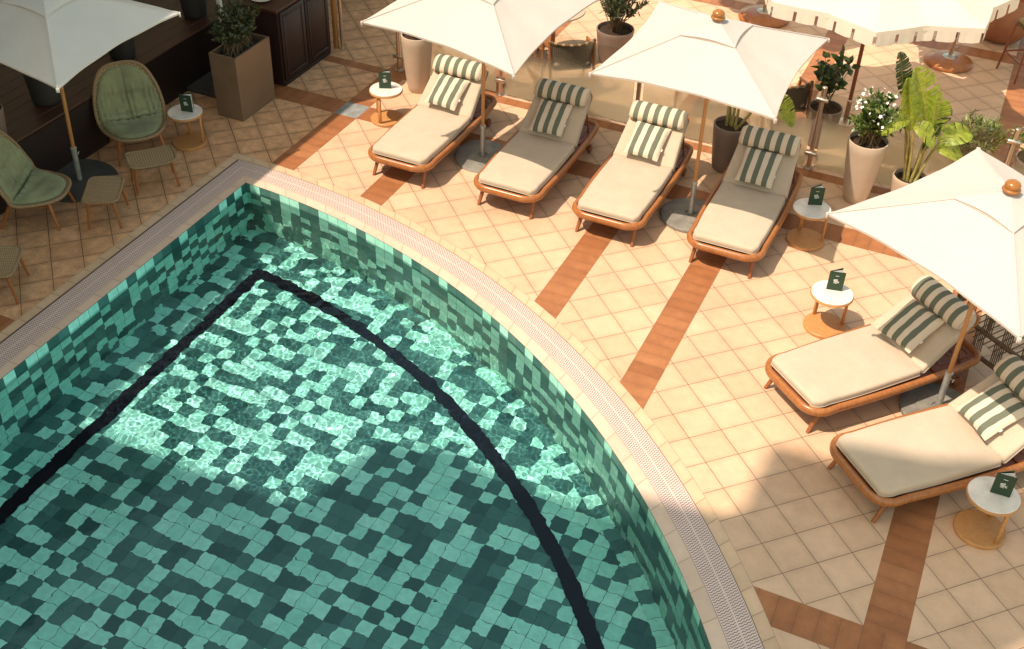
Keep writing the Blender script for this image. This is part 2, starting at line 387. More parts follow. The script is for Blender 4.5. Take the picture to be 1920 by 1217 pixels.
# ------------------------------------------------------------------ mesh building
class MB:
    def __init__(s):
        s.v = []; s.f = []; s.uv = []; s.mi = []
    def add(s, verts, faces, uvs=None, mi=0):
        o = len(s.v); s.v += [tuple(p) for p in verts]
        for k, f in enumerate(faces):
            s.f.append([i+o for i in f]); s.mi.append(mi)
            s.uv.append(uvs[k] if uvs else None)
    def box(s, c, size, rz=0, mi=0, M4=None, bev=0):
        x, y, z = (q/2 for q in size)
        if bev:
            b = min(bev, x*.45, y*.45, z*.45)
            out = []
            pts = [(x-b, -y), (x, -y+b), (x, y-b), (x-b, y), (-x+b, y), (-x, y-b), (-x, -y+b), (-x+b, -y)]
            lay = [(-z, b), (-z+b, 0), (z-b, 0), (z, b)]
            for zz, ins in lay:
                for px, py in pts:
                    out.append((px-math.copysign(ins*.7, px), py-math.copysign(ins*.7, py), zz))
            fs = [list(range(7, -1, -1)), list(range(24, 32))]
            for l in range(3):
                for k in range(8):
                    fs.append([l*8+k, l*8+(k+1) % 8, l*8+8+(k+1) % 8, l*8+8+k])
            p = out
        else:
            p = [(-x, -y, -z), (x, -y, -z), (x, y, -z), (-x, y, -z), (-x, -y, z), (x, -y, z), (x, y, z), (-x, y, z)]
            fs = [[3, 2, 1, 0], [4, 5, 6, 7], [0, 1, 5, 4], [1, 2, 6, 5], [2, 3, 7, 6], [3, 0, 4, 7]]
        T = Matrix.Translation(c) @ Matrix.Rotation(rz, 4, 'Z')
        if M4 is not None: T = M4 @ T
        s.add([T @ V(q) for q in p], fs, None, mi)
        return s
    def lathe(s, prof, n=24, c=(0, 0, 0), mi=0, caps=True):
        vs = []
        for r, z in prof:
            for k in range(n):
                a = 2*PI*k/n; vs.append((c[0]+r*cos(a), c[1]+r*sin(a), c[2]+z))
        fs = []
        for l in range(len(prof)-1):
            for k in range(n):
                fs.append([l*n+k, l*n+(k+1) % n, (l+1)*n+(k+1) % n, (l+1)*n+k])
        if caps:
            fs.append(list(range(n-1, -1, -1))); fs.append([(len(prof)-1)*n+k for k in range(n)])
        s.add(vs, fs, None, mi); return s
    def tube(s, pts, r, n=8, closed=False, r2=None, up=None, mi=0, caps=True, uvs=True):
        pts = [V(p) for p in pts]; L = len(pts)
        rr = r if isinstance(r, (list, tuple)) else [r]*L
        frames = []
        prev = None
        for i in range(L):
            if closed: t = pts[(i+1) % L]-pts[i-1]
            else: t = pts[min(i+1, L-1)]-pts[max(i-1, 0)]
            t = t.normalized() if t.length > 1e-9 else V((0, 0, 1))
            if up is not None:
                a = t.cross(V(up))
                if a.length < 1e-5: a = t.orthogonal()
                a.normalize()
            else:
                if prev is None: a = t.orthogonal().normalized()
                else:
                    a = prev-t*prev.dot(t)
                    a = a.normalized() if a.length > 1e-6 else t.orthogonal().normalized()
                prev = a
            frames.append((a, a.cross(t).normalized() if up is None else a.cross(t).normalized()))
        vs = []
        for i in range(L):
            a, b = frames[i]
            q = r2*(rr[i]/rr[0]) if r2 else rr[i]
            for k in range(n):
                th = 2*PI*k/n
                vs.append(pts[i]+a*(rr[i]*cos(th))+b*(q*sin(th)))
        acc = [0]
        for i in range(1, L+1): acc.append(acc[-1]+(pts[i % L]-pts[i-1]).length)
        fs, uu = [], []
        for i in range(L if closed else L-1):
            j = (i+1) % L
            for k in range(n):
                k2 = (k+1) % n
                fs.append([i*n+k2, i*n+k, j*n+k, j*n+k2])
                uu.append([(acc[i], (k+1)/n), (acc[i], k/n), (acc[i+1], k/n), (acc[i+1], (k+1)/n)])
        if caps and not closed:
            fs.append(list(range(n))); uu.append([(0, 0)]*n)
            fs.append([(L-1)*n+k for k in range(n-1, -1, -1)]); uu.append([(0, 0)]*n)
        s.add(vs, fs, uu, mi); return s
    def surf(s, fn, nu, nv, mi=0, uvscale=(1, 1), closed_u=False, flip=False):
        vs = [fn(i/nu, j/nv) for j in range(nv+1) for i in range(nu+1)]
        fs, uu = [], []
        for j in range(nv):
            for i in range(nu):
                a = j*(nu+1)+i
                q = [a, a+1, a+nu+2, a+nu+1]
                w = [(i/nu, j/nv), ((i+1)/nu, j/nv), ((i+1)/nu, (j+1)/nv), (i/nu, (j+1)/nv)]
                w = [(x*uvscale[0], y*uvscale[1]) for x, y in w]
                if flip: q.reverse(); w.reverse()
                fs.append(q); uu.append(w)
        s.add(vs, fs, uu, mi); return s
    def slab(s, out, z0, z1, r, bulge=.0, T=None, mi=0, nr=4, caprings=(.75, .45, .2), wob=0):
        n = len(out)
        cx = sum(p[0] for p in out)/n; cy = sum(p[1] for p in out)/n
        nor = []
        for i in range(n):
            a, b = out[i-1], out[(i+1) % n]
            d = V((b[1]-a[1], -(b[0]-a[0]))).normalized(); nor.append(d)
        prof = []
        for k in range(nr+1):
            a = PI/2*k/nr; prof.append((r*(1-sin(a)), z0+r*(1-cos(a))))
        for k in range(nr+1):
            a = PI/2*k/nr; prof.append((r*(1-cos(a)), z1-r*(1-sin(a))))
        vs = []
        for ins, z in prof:
            for i in range(n): vs.append((out[i][0]-nor[i].x*ins, out[i][1]-nor[i].y*ins, z))
        last = [(out[i][0]-nor[i].x*r, out[i][1]-nor[i].y*r) for i in range(n)]
        for q in caprings:
            for x, y in last:
                X, Y = cx+(x-cx)*q, cy+(y-cy)*q
                vs.append((X, Y, z1+bulge*(1-q*q)+wob*(sin(X*17+Y*9)+sin(Y*23-X*8))*.5))
        vs.append((cx, cy, z1+bulge))
        R = len(prof)+len(caprings)
        fs = []
        for l in range(R-1):
            for i in range(n):
                fs.append([l*n+i, l*n+(i+1) % n, (l+1)*n+(i+1) % n, (l+1)*n+i])
        ci = len(vs)-1
        for i in range(n): fs.append([(R-1)*n+i, (R-1)*n+(i+1) % n, ci])
        fs.append(list(range(n-1, -1, -1)))
        if T is not None: vs = [T @ V(p) for p in vs]
        s.add(vs, fs, None, mi); return s
    def build(s, name, mats, parent=None, smooth=True, angle=38, loc=None):
        me = bpy.data.meshes.new(name)
        me.from_pydata(s.v, [], s.f)
        if any(u is not None for u in s.uv):
            ul = me.uv_layers.new(name='UVMap'); flat = []
            for f, u in zip(s.f, s.uv):
                flat += [c for p in (u if u else [(0, 0)]*len(f)) for c in p]
            ul.data.foreach_set('uv', flat)
        mats = mats if isinstance(mats, (list, tuple)) else [mats]
        for m in mats: me.materials.append(m)
        if len(mats) > 1: me.polygons.foreach_set('material_index', s.mi)
        if smooth:
            me.shade_smooth(); me.set_sharp_from_angle(angle=rad(angle))
        me.update()
        o = bpy.data.objects.new(name, me); col.objects.link(o)
        if parent: o.parent = parent
        if loc: o.location = loc
        return o

def thing(name, label, cat, loc=(0, 0, 0), rz=0, group=None, tilt=None):
    o = bpy.data.objects.new(name, None); col.objects.link(o); o.empty_display_size = .1
    o.location = loc; o.rotation_euler = (tilt[0], tilt[1], rz) if tilt else (0, 0, rz)
    tag(o, label, cat, group); return o

def tag(o, label, cat, group=None):
    o['label'] = label; o['category'] = cat
    if group: o['group'] = group
    return o

def struct(o, label=None):
    o['kind'] = 'structure'
    if label: o['label'] = label
    return o

def dup(root, loc, rz, label, group=None, tilt=None):
    r = root.copy(); col.objects.link(r); r.location = loc
    r.rotation_euler = (tilt[0], tilt[1], rz) if tilt else (0, 0, rz)
    r['label'] = label
    if group: r['group'] = group
    for ch in list(root.children):
        c = ch.copy(); col.objects.link(c); c.parent = r
        for g in list(ch.children):
            d = g.copy(); col.objects.link(d); d.parent = c
    return r

def rrect(x0, x1, y0, y1, r, n=6):
    rs = r if isinstance(r, (list, tuple)) else [r]*4
    out = []
    for (cx, cy, a0, q) in ((x1-rs[0], y0+rs[0], -90, rs[0]), (x1-rs[1], y1-rs[1], 0, rs[1]), (x0+rs[2], y1-rs[2], 90, rs[2]), (x0+rs[3], y0+rs[3], 180, rs[3])):
        for k in range(n+1):
            a = rad(a0+90*k/n); out.append((cx+q*cos(a), cy+q*sin(a)))
    return out

def densify(p, step):
    out = []
    for i in range(len(p)):
        a, b = V(p[i]), V(p[(i+1) % len(p)])
        k = max(1, int((b-a).length/step))
        for j in range(k): out.append(tuple(a.lerp(b, j/k)))
    return out

# ------------------------------------------------------------------ pool plan
CX, CY = -8.067, .555
R_W, R_C, R_G, R_O = 8.887, 9.025, 9.288, 9.408
X_W, X_C, X_G, X_O = -7.668, -7.79, -8.07, -8.187
Y_END = 1.2
NARC = 120
def corner_phi(r, xl): return math.acos(max(-1, min(1, (xl-CX)/r)))
def end_phi(r): return math.asin((Y_END-CY)/r)
def arc(r, xl, n=NARC):
    p0, p1 = corner_phi(r, xl), end_phi(r)
    return [(CX+r*cos(p0+(p1-p0)*k/n), CY+r*sin(p0+(p1-p0)*k/n)) for k in range(n+1)]
def outline(r, xl): return [(xl, Y_END)] + arc(r, xl)   # left side up, then the curve down

def ring(name, ra, xa, rb, xb, mat, unit, z=0.0):
    mb = MB()
    # straight left arm
    ya, yb = arc(ra, xa)[0], arc(rb, xb)[0]
    L = ya[1]-Y_END
    vw = 1.0 if unit == 1.0 else None
    def q(pts, uv): mb.add([(p[0], p[1], z) for p in pts], [[0, 1, 2, 3]], [uv])
    n = 30
    for k in range(n):
        t0, t1 = k/n, (k+1)/n
        P = [(xa, Y_END+(ya[1]-Y_END)*t0), (xa, Y_END+(ya[1]-Y_END)*t1), (xb, Y_END+(yb[1]-Y_END)*t1), (xb, Y_END+(yb[1]-Y_END)*t0)]
        w = abs(xb-xa) if vw else .999
        q(P, [(P[0][1]/unit, 0), (P[1][1]/unit, 0), (P[2][1]/unit, w), (P[3][1]/unit, w)])
    A, B = arc(ra, xa), arc(rb, xb)
    s = 0
    for k in range(NARC):
        ds = (V(A[k+1])-V(A[k])).length
        ub0 = s; ub1 = s+ds
        w = (rb-ra) if vw else .999
        q([A[k], A[k+1], B[k+1], B[k]], [(ub0/unit, 0), (ub1/unit, 0), (ub1/unit, w), (ub0/unit, w)])
        s += ds
    for f, u in zip(mb.f, mb.uv): pass
    o = mb.build(name, mat, smooth=False)
    # faces must look up
    me = o.data; bm = bmesh.new(); bm.from_mesh(me)
    bm.faces.ensure_lookup_table()
    for f in bm.faces:
        if f.normal.z < 0: f.normal_flip()
    bm.to_mesh(me); bm.free()
    return struct(o)

def fix_scale(o, sx, sy):
    ul = o.data.uv_layers[0]
    a = np.empty(len(ul.data)*2); ul.data.foreach_get('uv', a)
    a[0::2] *= sx; a[1::2] *= sy; ul.data.foreach_set('uv', a)

ring('pool_coping', R_W, X_W, R_C, X_C, M['coping'], .30)
g = ring('drain_grate', R_C, X_C, R_G, X_G, M['grate'], 1.0)
ring('pool_border', R_G, X_G, R_O, X_O, M['coping_out'], .24)

# lane-side walls, floor, band
ZF, ZW = -1.15, -.10
mb = MB()
T = .148
pa = [(X_W, Y_END)] + arc(R_W, X_W)
s = 0
def wall_uv(s0, s1): return [(s0/T, ZF/T), (s1/T, ZF/T), (s1/T, 0), (s0/T, 0)]
pts = [(X_W, Y_END + (pa[1][1]-Y_END)*k/20) for k in range(20)] + arc(R_W, X_W)
for a, b in zip(pts[:-1], pts[1:]):
    d = (V(b)-V(a)).length
    mb.add([(a[0], a[1], ZF), (b[0], b[1], ZF), (b[0], b[1], -.002), (a[0], a[1], -.002)], [[0, 1, 2, 3]], [wall_uv(s, s+d)], 0 if a[0] <= X_W+.0005 and b[0] <= X_W+.0005 else 1)
    s += d
a, b = pts[-1], (X_W, Y_END)
mb.add([(a[0], a[1], ZF), (b[0], b[1], ZF), (b[0], b[1], -.002), (a[0], a[1], -.002)], [[0, 1, 2, 3]], [wall_uv(0, 8)])
pool_wall = struct(mb.build('pool_wall', [M['pooltile'], M['pooltile_sunlit']], smooth=False))

def tess(name, loops, z, mat, uvf):
    polys = [[V((p[0], p[1], 0)) for p in L] for L in loops]
    tris = geometry.tessellate_polygon(polys)
    flat = [p for L in polys for p in L]
    mb = MB()
    fs, uu = [], []
    for t in tris:
        t = list(t)
        if (flat[t[1]]-flat[t[0]]).cross(flat[t[2]]-flat[t[0]]).z < 0: t.reverse()
        fs.append(t); uu.append([uvf(flat[i]) for i in t])
    mb.add([(p.x, p.y, z) for p in flat], fs, uu)
    return mb.build(name, mat, smooth=False)
pool_floor = struct(tess('pool_floor', [outline(R_W, X_W)], ZF, M['pooltile'], lambda p: ((p.x+4.870)/T, (p.y-4.930)/T)))
# border row of tiles that follows the curved wall
mb = MB(); A, B = arc(R_W-.150, X_W+.0), arc(R_W-.002, X_W+.0)
s = 0
for k in range(NARC):
    d = (V(B[k+1])-V(B[k])).length
    mb.add([(p[0], p[1], ZF+.004) for p in (A[k], B[k], B[k+1], A[k+1])], [[0, 1, 2, 3]], [[(s/T, .02), (s/T, 1.0), ((s+d)/T, 1.0), ((s+d)/T, .02)]])
    s += d
bm_ = mb.build('pool_floor_border', M['pooltile'], smooth=False); struct(bm_)
# dark band
mb = MB()
xb0, xb1, rb0, rb1 = -7.150, -7.002, 8.150, 8.298
A, B = arc(rb0, xb1), arc(rb1, xb0)
for k in range(NARC): mb.add([(p[0], p[1], ZF+.008) for p in (A[k], B[k], B[k+1], A[k+1])], [[0, 1, 2, 3]])
mb.add([(xb0, Y_END, ZF+.008), (xb1, Y_END, ZF+.008), (xb1, A[0][1], ZF+.008), (xb0, B[0][1], ZF+.008)], [[0, 1, 2, 3]])
pool_band = struct(mb.build('pool_lane_band', M['band'], smooth=False))
for o in (pool_wall, pool_floor, bm_, pool_band):
    bm = bmesh.new(); bm.from_mesh(o.data)
    for f in bm.faces:
        if abs(f.normal.z) > .5 and f.normal.z < 0: f.normal_flip()
    bm.to_mesh(o.data); bm.free()
    o.cycles.is_caustics_receiver = True

# water surface
def make_water():
    st = .0085
    xs = np.arange(-7.75, .95, st); ys = np.arange(2.6, 9.55, st)
    X, Y = np.meshgrid(xs, ys)
    rng = np.random.default_rng(5)
    Z = np.zeros_like(X)
    # calmer towards the near end, livelier at the far corner
    act = .75 + .65*np.clip((Y-5.8)/3.0, 0, 1)
    for lam, slope, n in ((1.1, .005, 8), (.45, .014, 12), (.20, .017, 18), (.090, .012, 30), (.050, .0135, 40)):
        Zl = np.zeros_like(X)
        for k in range(n):
            th = rng.normal(rad(118), .7 if lam > .15 else 2.5) + (PI if rng.random() < .4 else 0); l = lam*rng.uniform(.72, 1.4); kk = 2*PI/l
            Zl += slope*math.sqrt(2/n)/kk*np.sin(kk*(X*np.cos(th)+Y*np.sin(th)) + rng.uniform(0, 6.28))
        Z += Zl*(act if .15 < lam < .6 else 1)
    # a return jet ruffles the far corner and the long straight side
    jet = np.exp(-((X+7.1)**2+(Y-8.8)**2)/1.1)+.55*np.exp(-((X+7.4)/.42)**2)*np.clip((Y-5.0)/2.5, 0, 1)
    Zl = np.zeros_like(X)
    for k in range(16):
        th = rng.normal(rad(114), .22); kk = 2*PI/(.15*rng.uniform(.65, 1.5))
        Zl += .027*math.sqrt(2/16)/kk*np.sin(kk*(X*np.cos(th)+Y*np.sin(th)) + rng.uniform(0, 6.28))
    Z += Zl*np.minimum(jet, 1.0)
    vs = np.c_[X.ravel(), Y.ravel(), Z.ravel()+ZW]
    h, w = X.shape
    i = np.arange(h*w).reshape(h, w)
    F = np.c_[i[:-1, :-1].ravel(), i[:-1, 1:].ravel(), i[1:, 1:].ravel(), i[1:, :-1].ravel()]
    me = bpy.data.meshes.new('pool_water')
    me.vertices.add(len(vs)); me.vertices.foreach_set('co', vs.ravel())
    me.loops.add(len(F)*4); me.loops.foreach_set('vertex_index', F.ravel().astype(np.int32))
    me.polygons.add(len(F)); me.polygons.foreach_set('loop_start', np.arange(0, len(F)*4, 4, dtype=np.int32))
    me.update(calc_edges=True); me.shade_smooth(); me.materials.append(M['water'])
    o = bpy.data.objects.new('pool_water', me); col.objects.link(o)
    o.cycles.is_caustics_caster = True
    return struct(o)
make_water()

# ------------------------------------------------------------------ terrace
XS = [-10.38, -10.05, -7.655, -7.315, -6.305, -5.975, -3.637, -3.315, -2.375, -2.042, .327, .66, 3.0, 3.33]
YS = [5.888, 6.212, 11.402, 11.755, 12.66, 12.84, 17.2, 17.53]
def make_terrace():
    big = [(-30, -12), (30, -12), (30, 45), (-30, 45)]
    hole = list(reversed(outline(R_O, X_O)))
    me0 = tess('terrace_tmp', [big, hole], 0, M['tile'], lambda p: (0, 0))
    bm = bmesh.new(); bm.from_mesh(me0.data)
    bpy.data.objects.remove(me0)
    for x in XS:
        bmesh.ops.bisect_plane(bm, geom=bm.verts[:]+bm.edges[:]+bm.faces[:], plane_co=(x, 0, 0), plane_no=(1, 0, 0))
    for y in YS:
        bmesh.ops.bisect_plane(bm, geom=bm.verts[:]+bm.edges[:]+bm.faces[:], plane_co=(0, y, 0), plane_no=(0, 1, 0))
    strips_x = [(XS[i], XS[i+1]) for i in range(0, len(XS), 2)]
    strips_y = [(YS[i], YS[i+1]) for i in range(0, len(YS), 2)]
    off = {('L'): (.946, .71)}
    groups = {}
    rnd = random.Random(3)
    offs = {}
    for f in bm.faces:
        c = f.calc_center_median()
        sx = next((k for k, (a, b) in enumerate(strips_x) if a < c.x < b), None)
        sy = next((k for k, (a, b) in enumerate(strips_y) if a < c.y < b), None)
        # panel indices
        px = sum(1 for a, b in strips_x if c.x > b); py = sum(1 for a, b in strips_y if c.y > b)
        if sx is not None and sy is not None and sy != 2 and c.x < -7 and sy == 1: key = ('grey_paving_tile', 0, 0)
        elif sy is not None: key = ('paving_strip', 'h', sy)
        elif sx is not None: key = ('paving_strip', 'v', sx)
        else: key = ('terrace_floor', px, py)
        groups.setdefault(key, []).append([v.co.copy() for v in f.verts])
    known = {(1, 1): (.946, .71), (2, 1): (.765, .044), (4, 1): (.252, .392), (5, 1): (.004, .592), (3, 1): (.38, .2), (6, 1): (.55, .85), (5, 0): (.7, .3), (6, 0): (.2, .6)}
    floor = MB(); rt = 1/math.sqrt(2)
    mbs = {}
    for key, faces in groups.items():
        mb = floor if key[0] == 'terrace_floor' else mbs.setdefault(key, MB())
        for vs in faces:
            if key[0] == 'terrace_floor':
                o = known.get(key[1:])
                if o is None: o = offs.setdefault(key[1:], (rnd.random(), rnd.random()))
                uv = [((p.x+p.y)*rt/.33-o[0], (-p.x+p.y)*rt/.33-o[1]) for p in vs]
            elif key[1] == 'h': uv = [(p.x/.165, (p.y-strips_y[key[2]][0])/.36+.02) for p in vs]
            elif key[1] == 'v': uv = [(p.y/.165, (p.x-strips_x[key[2]][0])/.36+.02) for p in vs]
            else: uv = [(p.x, p.y) for p in vs]
            worn = key[0] == 'terrace_floor' and key[1] <= 1
            mb.add(vs, [list(range(len(vs)))], [uv], 1 if worn else 0)
    struct(floor.build('terrace_floor', [M['tile'], M['tile_worn']], smooth=False))
    for key, mb in mbs.items():
        o = mb.build(key[0], M['strip'] if key[0] == 'paving_strip' else M['greytile'], smooth=False)
        struct(o)
    bm.free()
make_terrace()

# ------------------------------------------------------------------ sun loungers
def lounger_outline(hw_f=.385, hw_m=.425, hw_h=.395, L=2.02, rf=.17, rh=.13):
    def hw(y):
        t = y/L
        return hw_f+(hw_m-hw_f)*sin(min(1, t/.55)*PI/2) if t < .55 else hw_m+(hw_h-hw_m)*((t-.55)/.45)**1.6
    p = []
    for k in range(9):           # foot right corner
        a = rad(-90+90*k/8); p.append((hw_f-rf+rf*cos(a)+(.02*k/8), rf+rf*sin(a)))
    for k in range(1, 14):
        y = rf+(L-rf-rh)*k/14; p.append((hw(y), y))
    for k in range(9):
        a = rad(90*k/8); p.append((hw_h-rh+rh*cos(a), L-rh+rh*sin(a)))
    return p + [(-x, y) for x, y in reversed(p)]

BACK_Y, BACK_A, SEAT_Z = 1.27, rad(37), .385
def back_T():
    return Matrix.Translation((0, BACK_Y+.015, SEAT_Z-.062)) @ Matrix.Rotation(BACK_A, 4, 'X')

def make_lounger(loc, rz, label):
    t = thing('sun_lounger', label, 'sun lounger', loc, rz, 'sun loungers around the pool')
    out = lounger_outline()
    f = MB()
    f.tube([(x, y, .280) for x, y in densify(out, .05)], .034, 14, True, r2=.044, up=(0, 0, 1))
    f.build('frame', M['teak'], t, angle=60)
    d = MB()   # slatted deck under the mattress, and the tray behind the backrest
    d.slab(densify([(x*.94, .03+y*.97) for x, y in lounger_outline()], .08), .255, .272, .004)
    d.build('base_panel', M['teak_dark'], t)
    tr = MB()
    hw = .385
    ring_o = rrect(-hw+.01, hw-.01, 1.44, 2.0, [.02, .12, .12, .02])
    tr.slab(ring_o, .274, .290, .006)
    slot = densify(rrect(-.24, .24, 1.72, 1.80, .039, 5), .03)
    tr.tube([(x, y, .291) for x, y in slot], .010, 6, True, up=(0, 0, 1))
    slot = densify(rrect(-.32, .32, 1.55, 1.93, .07, 5), .04)
    tr.tube([(x, y, .2915) for x, y in slot], .012, 6, True, up=(0, 0, 1))
    tr.build('end_tray', M['teak_dark'], t)
    for s in (-1, 1):
        l = MB(); l.tube([(s*.31, .20, .275), (s*.335, .06, 0.0)], [.028, .019], 10); l.build('leg', M['teak_shaded'], t)
        l = MB(); l.tube([(s*.33, 1.62, .27), (s*.345, 1.78, .05)], [.030, .022], 10); rl = l.build('leg', M['teak_dark'], t)
        w = MB()
        T4 = Matrix.Translation((s*.375, 1.79, .055)) @ Matrix.Rotation(PI/2, 4, 'Y')
        prof = [(.02, -.018), (.048, -.018), (.055, -.010), (.055, .010), (.048, .018), (.02, .018)]
        n = 20; vs = []
        for r, z in prof:
            for k in range(n): vs.append(T4 @ V((r*cos(2*PI*k/n), r*sin(2*PI*k/n), z)))
        fs = [[a*n+k, a*n+(k+1) % n, (a+1)*n+(k+1) % n, (a+1)*n+k] for a in range(len(prof)-1) for k in range(n)]
        fs += [list(range(n-1, -1, -1)), [(len(prof)-1)*n+k for k in range(n)]]
        w.add(vs, fs); w.build('wheel', M['teak_dark'], t)
    # mattress
    sm = MB()
    seat = [(x*.935, .055+(y-.055)*1.0) for x, y in lounger_outline(.37, .405, .40, 1.27, .15, .035)]
    seat = densify([(x, max(y, .05)) for x, y in seat], .045)
    sm.slab(seat, .300, SEAT_Z, .030, .012, wob=.003)
    sm.tube([(x*1.001, y, .318) for x, y in seat], .005, 5, True, up=(0, 0, 1))
    sm.build('seat_cushion', M['cushion'], t, angle=70)
    bT = back_T()
    bf = MB(); bf.slab(densify(rrect(-.345, .345, .02, .76, [.03, .09, .09, .03]), .08), -.022, -.002, .006, T=bT); bf.build('backrest_panel', M['teak'], t)
    bc = MB()
    bo = [(x*(1-.13*max(0, y)/.74), y) for x, y in densify(rrect(-.383, .383, 0, .745, [.02, .12, .12, .02]), .045)]
    bc.slab(bo, 0, .078, .030, .010, T=bT, wob=.003)
    bc.tube([bT @ V((x*1.001, y, .02)) for x, y in bo], .005, 5, True)
    bc.build('back_cushion', M['cushion'], t, angle=70)
    for s in (-1, 1):
        b_ = MB(); p0 = bT @ V((s*.35, .46, -.015)); b_.tube([p0, (s*.35, p0.y+.10, .285)], .011, 6); b_.build('back_strut', M['teak_dark'], t)
    # striped head roll hugging the top of the backrest
    hp = MB()
    Wd, n = .335, 22
    vs, fs = [], []
    m = 24
    for i in range(m+1):
        u = -1+2*i/m
        e = max(0.0, 1-abs(u)**9)**.6
        for k in range(n):
            a = 2*PI*k/n
            rx, rzz = .128, .084
            y = rx*cos(a)*(.80+.20*e); z = rzz*sin(a)*(.45+.55*e)
            z += .004*sin(u*22+a*3)
            x = u*Wd+(.012*(1-e))*0
            vs.append(bT @ V((x, .605+y-.018*(y/.118)**2*0, .135+z-.30*max(0, y-.03)**1.2)))
    for i in range(m):
        for k in range(n): fs.append([i*n+k, i*n+(k+1) % n, (i+1)*n+(k+1) % n, (i+1)*n+k])
    fs.append(list(range(n-1, -1, -1))); fs.append([m*n+k for k in range(n)])
    hp.add(vs, fs)
    ho = hp.build('head_pillow', M['stripe_b'], t, angle=50)
    for i in (0, m):
        pp = MB()
        pp.tube([vs[i*n+k] for k in range(n)], .006, 5, True)
        pp.build('pillow_piping', M['cushion'], ho)
    return t

def make_cushion(label, loc, rz, lift=0, size=.215, roll=0):
    """square striped cushion leaning on a backrest; loc/rz are the lounger's"""
    mb = MB()
    n = 22
    def f(sgn):
        def g(u, v):
            a, b = 2*u-1, 2*v-1
            w = (max(0, 1-a**4)*max(0, 1-b**4))**.55
            px = size*a*(1-.055*(1-abs(b))*abs(a)**3); py = 1.08*size*b*(1-.055*(1-abs(a))*abs(b)**3)
            z = .058*w + .004*sin(a*7+b*3)*w + .003*sin(b*11-a*5)*w
            return V((px, py, sgn*z))
        return g
    mb.surf(f(1), n, n); mb.surf(f(-1), n, n, flip=True)
    o = mb.build('throw_cushion', M['stripe'], angle=80)
    T = Matrix.Translation(loc) @ Matrix.Rotation(rz, 4, 'Z') @ back_T() @ Matrix.Translation((-.015, .245+lift, .145)) @ Matrix.Rotation(roll, 4, 'Z') @ Matrix.Rotation(rad(-6), 4, 'X')
    o.matrix_world = T
    tag(o, label, 'cushion', 'striped cushions on the loungers')
    tg = MB(); tg.box((size*.99, -size*.35, 0), (.012, .030, .003)); tg.build('fabric_tag', M['ink'], o)
    return o

LN = [
    ((-6.065, 10.22, 0), 0, 'lounger nearest the pool corner, its backrest by the tall beige pot', 'striped cushion on the lounger nearest the pool corner'),
    ((-4.640, 10.20, 0), 0, 'second lounger from the pool corner, backrest wholly in umbrella shade', 'striped cushion in shade on second lounger from the pool corner'),
    ((-3.400, 10.20, 0), 0, 'third lounger from the pool corner, between the two galvanised umbrella poles, cushion in full sun', 'sunlit striped cushion on the third lounger from the pool corner'),
    ((-2.050, 10.21, 0), 0, 'lounger with dark brown pot behind it and marble side table on its right', 'striped cushion in shade on the lounger before the dark brown pot'),
    ((-.869, 8.328, 0), rad(-40.2), 'angled lounger under the edge of the large right umbrella, side table behind its foot', 'striped cushion half lit on the angled lounger under the right umbrella'),
    ((-.094, 7.51, 0), rad(-44.5), 'angled lounger lowest in the photo with its foot end half in building shadow', 'sunlit striped cushion on the angled lounger lowest in the photo'),
]
for k, (loc, rz, lab, cl) in enumerate(LN):
    if k == 0: L0 = make_lounger(loc, rz, lab)
    else: dup(L0, loc, rz, lab)
    make_cushion(cl, loc, rz, roll=rad((-3, 2, -2, 0, 4, -3)[k]))

# ------------------------------------------------------------------ side tables and menus
def make_table(loc, rz, label):
    t = thing('side_table', label, 'side table', loc, rz, 'round side tables by the seats')
    mb = MB(); mb.lathe([(.208, .408), (.215, .412), (.215, .428), (.212, .432)], 48); mb.build('tabletop_rim', M['oak'], t)
    mb = MB(); mb.lathe([(.207, .433), (.2085, .436), (.2085, .441), (.205, .445)], 48); mb.build('marble_top', M['marble'], t)
    for a in (rad(-10), rad(100)):
        mb = MB(); mb.box((.182*cos(a), .182*sin(a), .223), (.022, .042, .375), a, bev=.004); mb.build('leg', M['oak'], t)
    mb = MB(); mb.lathe([(.208, 0), (.215, .006), (.215, .032), (.209, .038)], 48); mb.build('base', M['oak'], t)
    return t
TB = [
    ((-8.83, 9.90, 0), rad(25), 'side table in deep shade beside the upright green armchair', 'menu card on the shaded table beside the green armchair'),
    ((-6.94, 11.56, 0), rad(170), 'side table left of the lounger nearest the pool corner', 'menu card on the table left of the first lounger'),
    ((-1.34, 11.26, 0), rad(25), 'side table between the dark-pot lounger and the right umbrella', 'menu card on the table touched by the tip of the right umbrella'),
    ((-.79, 9.79, 0), rad(38), 'sunlit side table standing alone behind the foot of an angled lounger', 'menu card on the sunlit table standing alone'),
    ((1.02, 7.62, 0), rad(-30), 'side table at the right photo edge beside the lowest lounger', 'menu card in shade on the table beside the lowest lounger'),
]
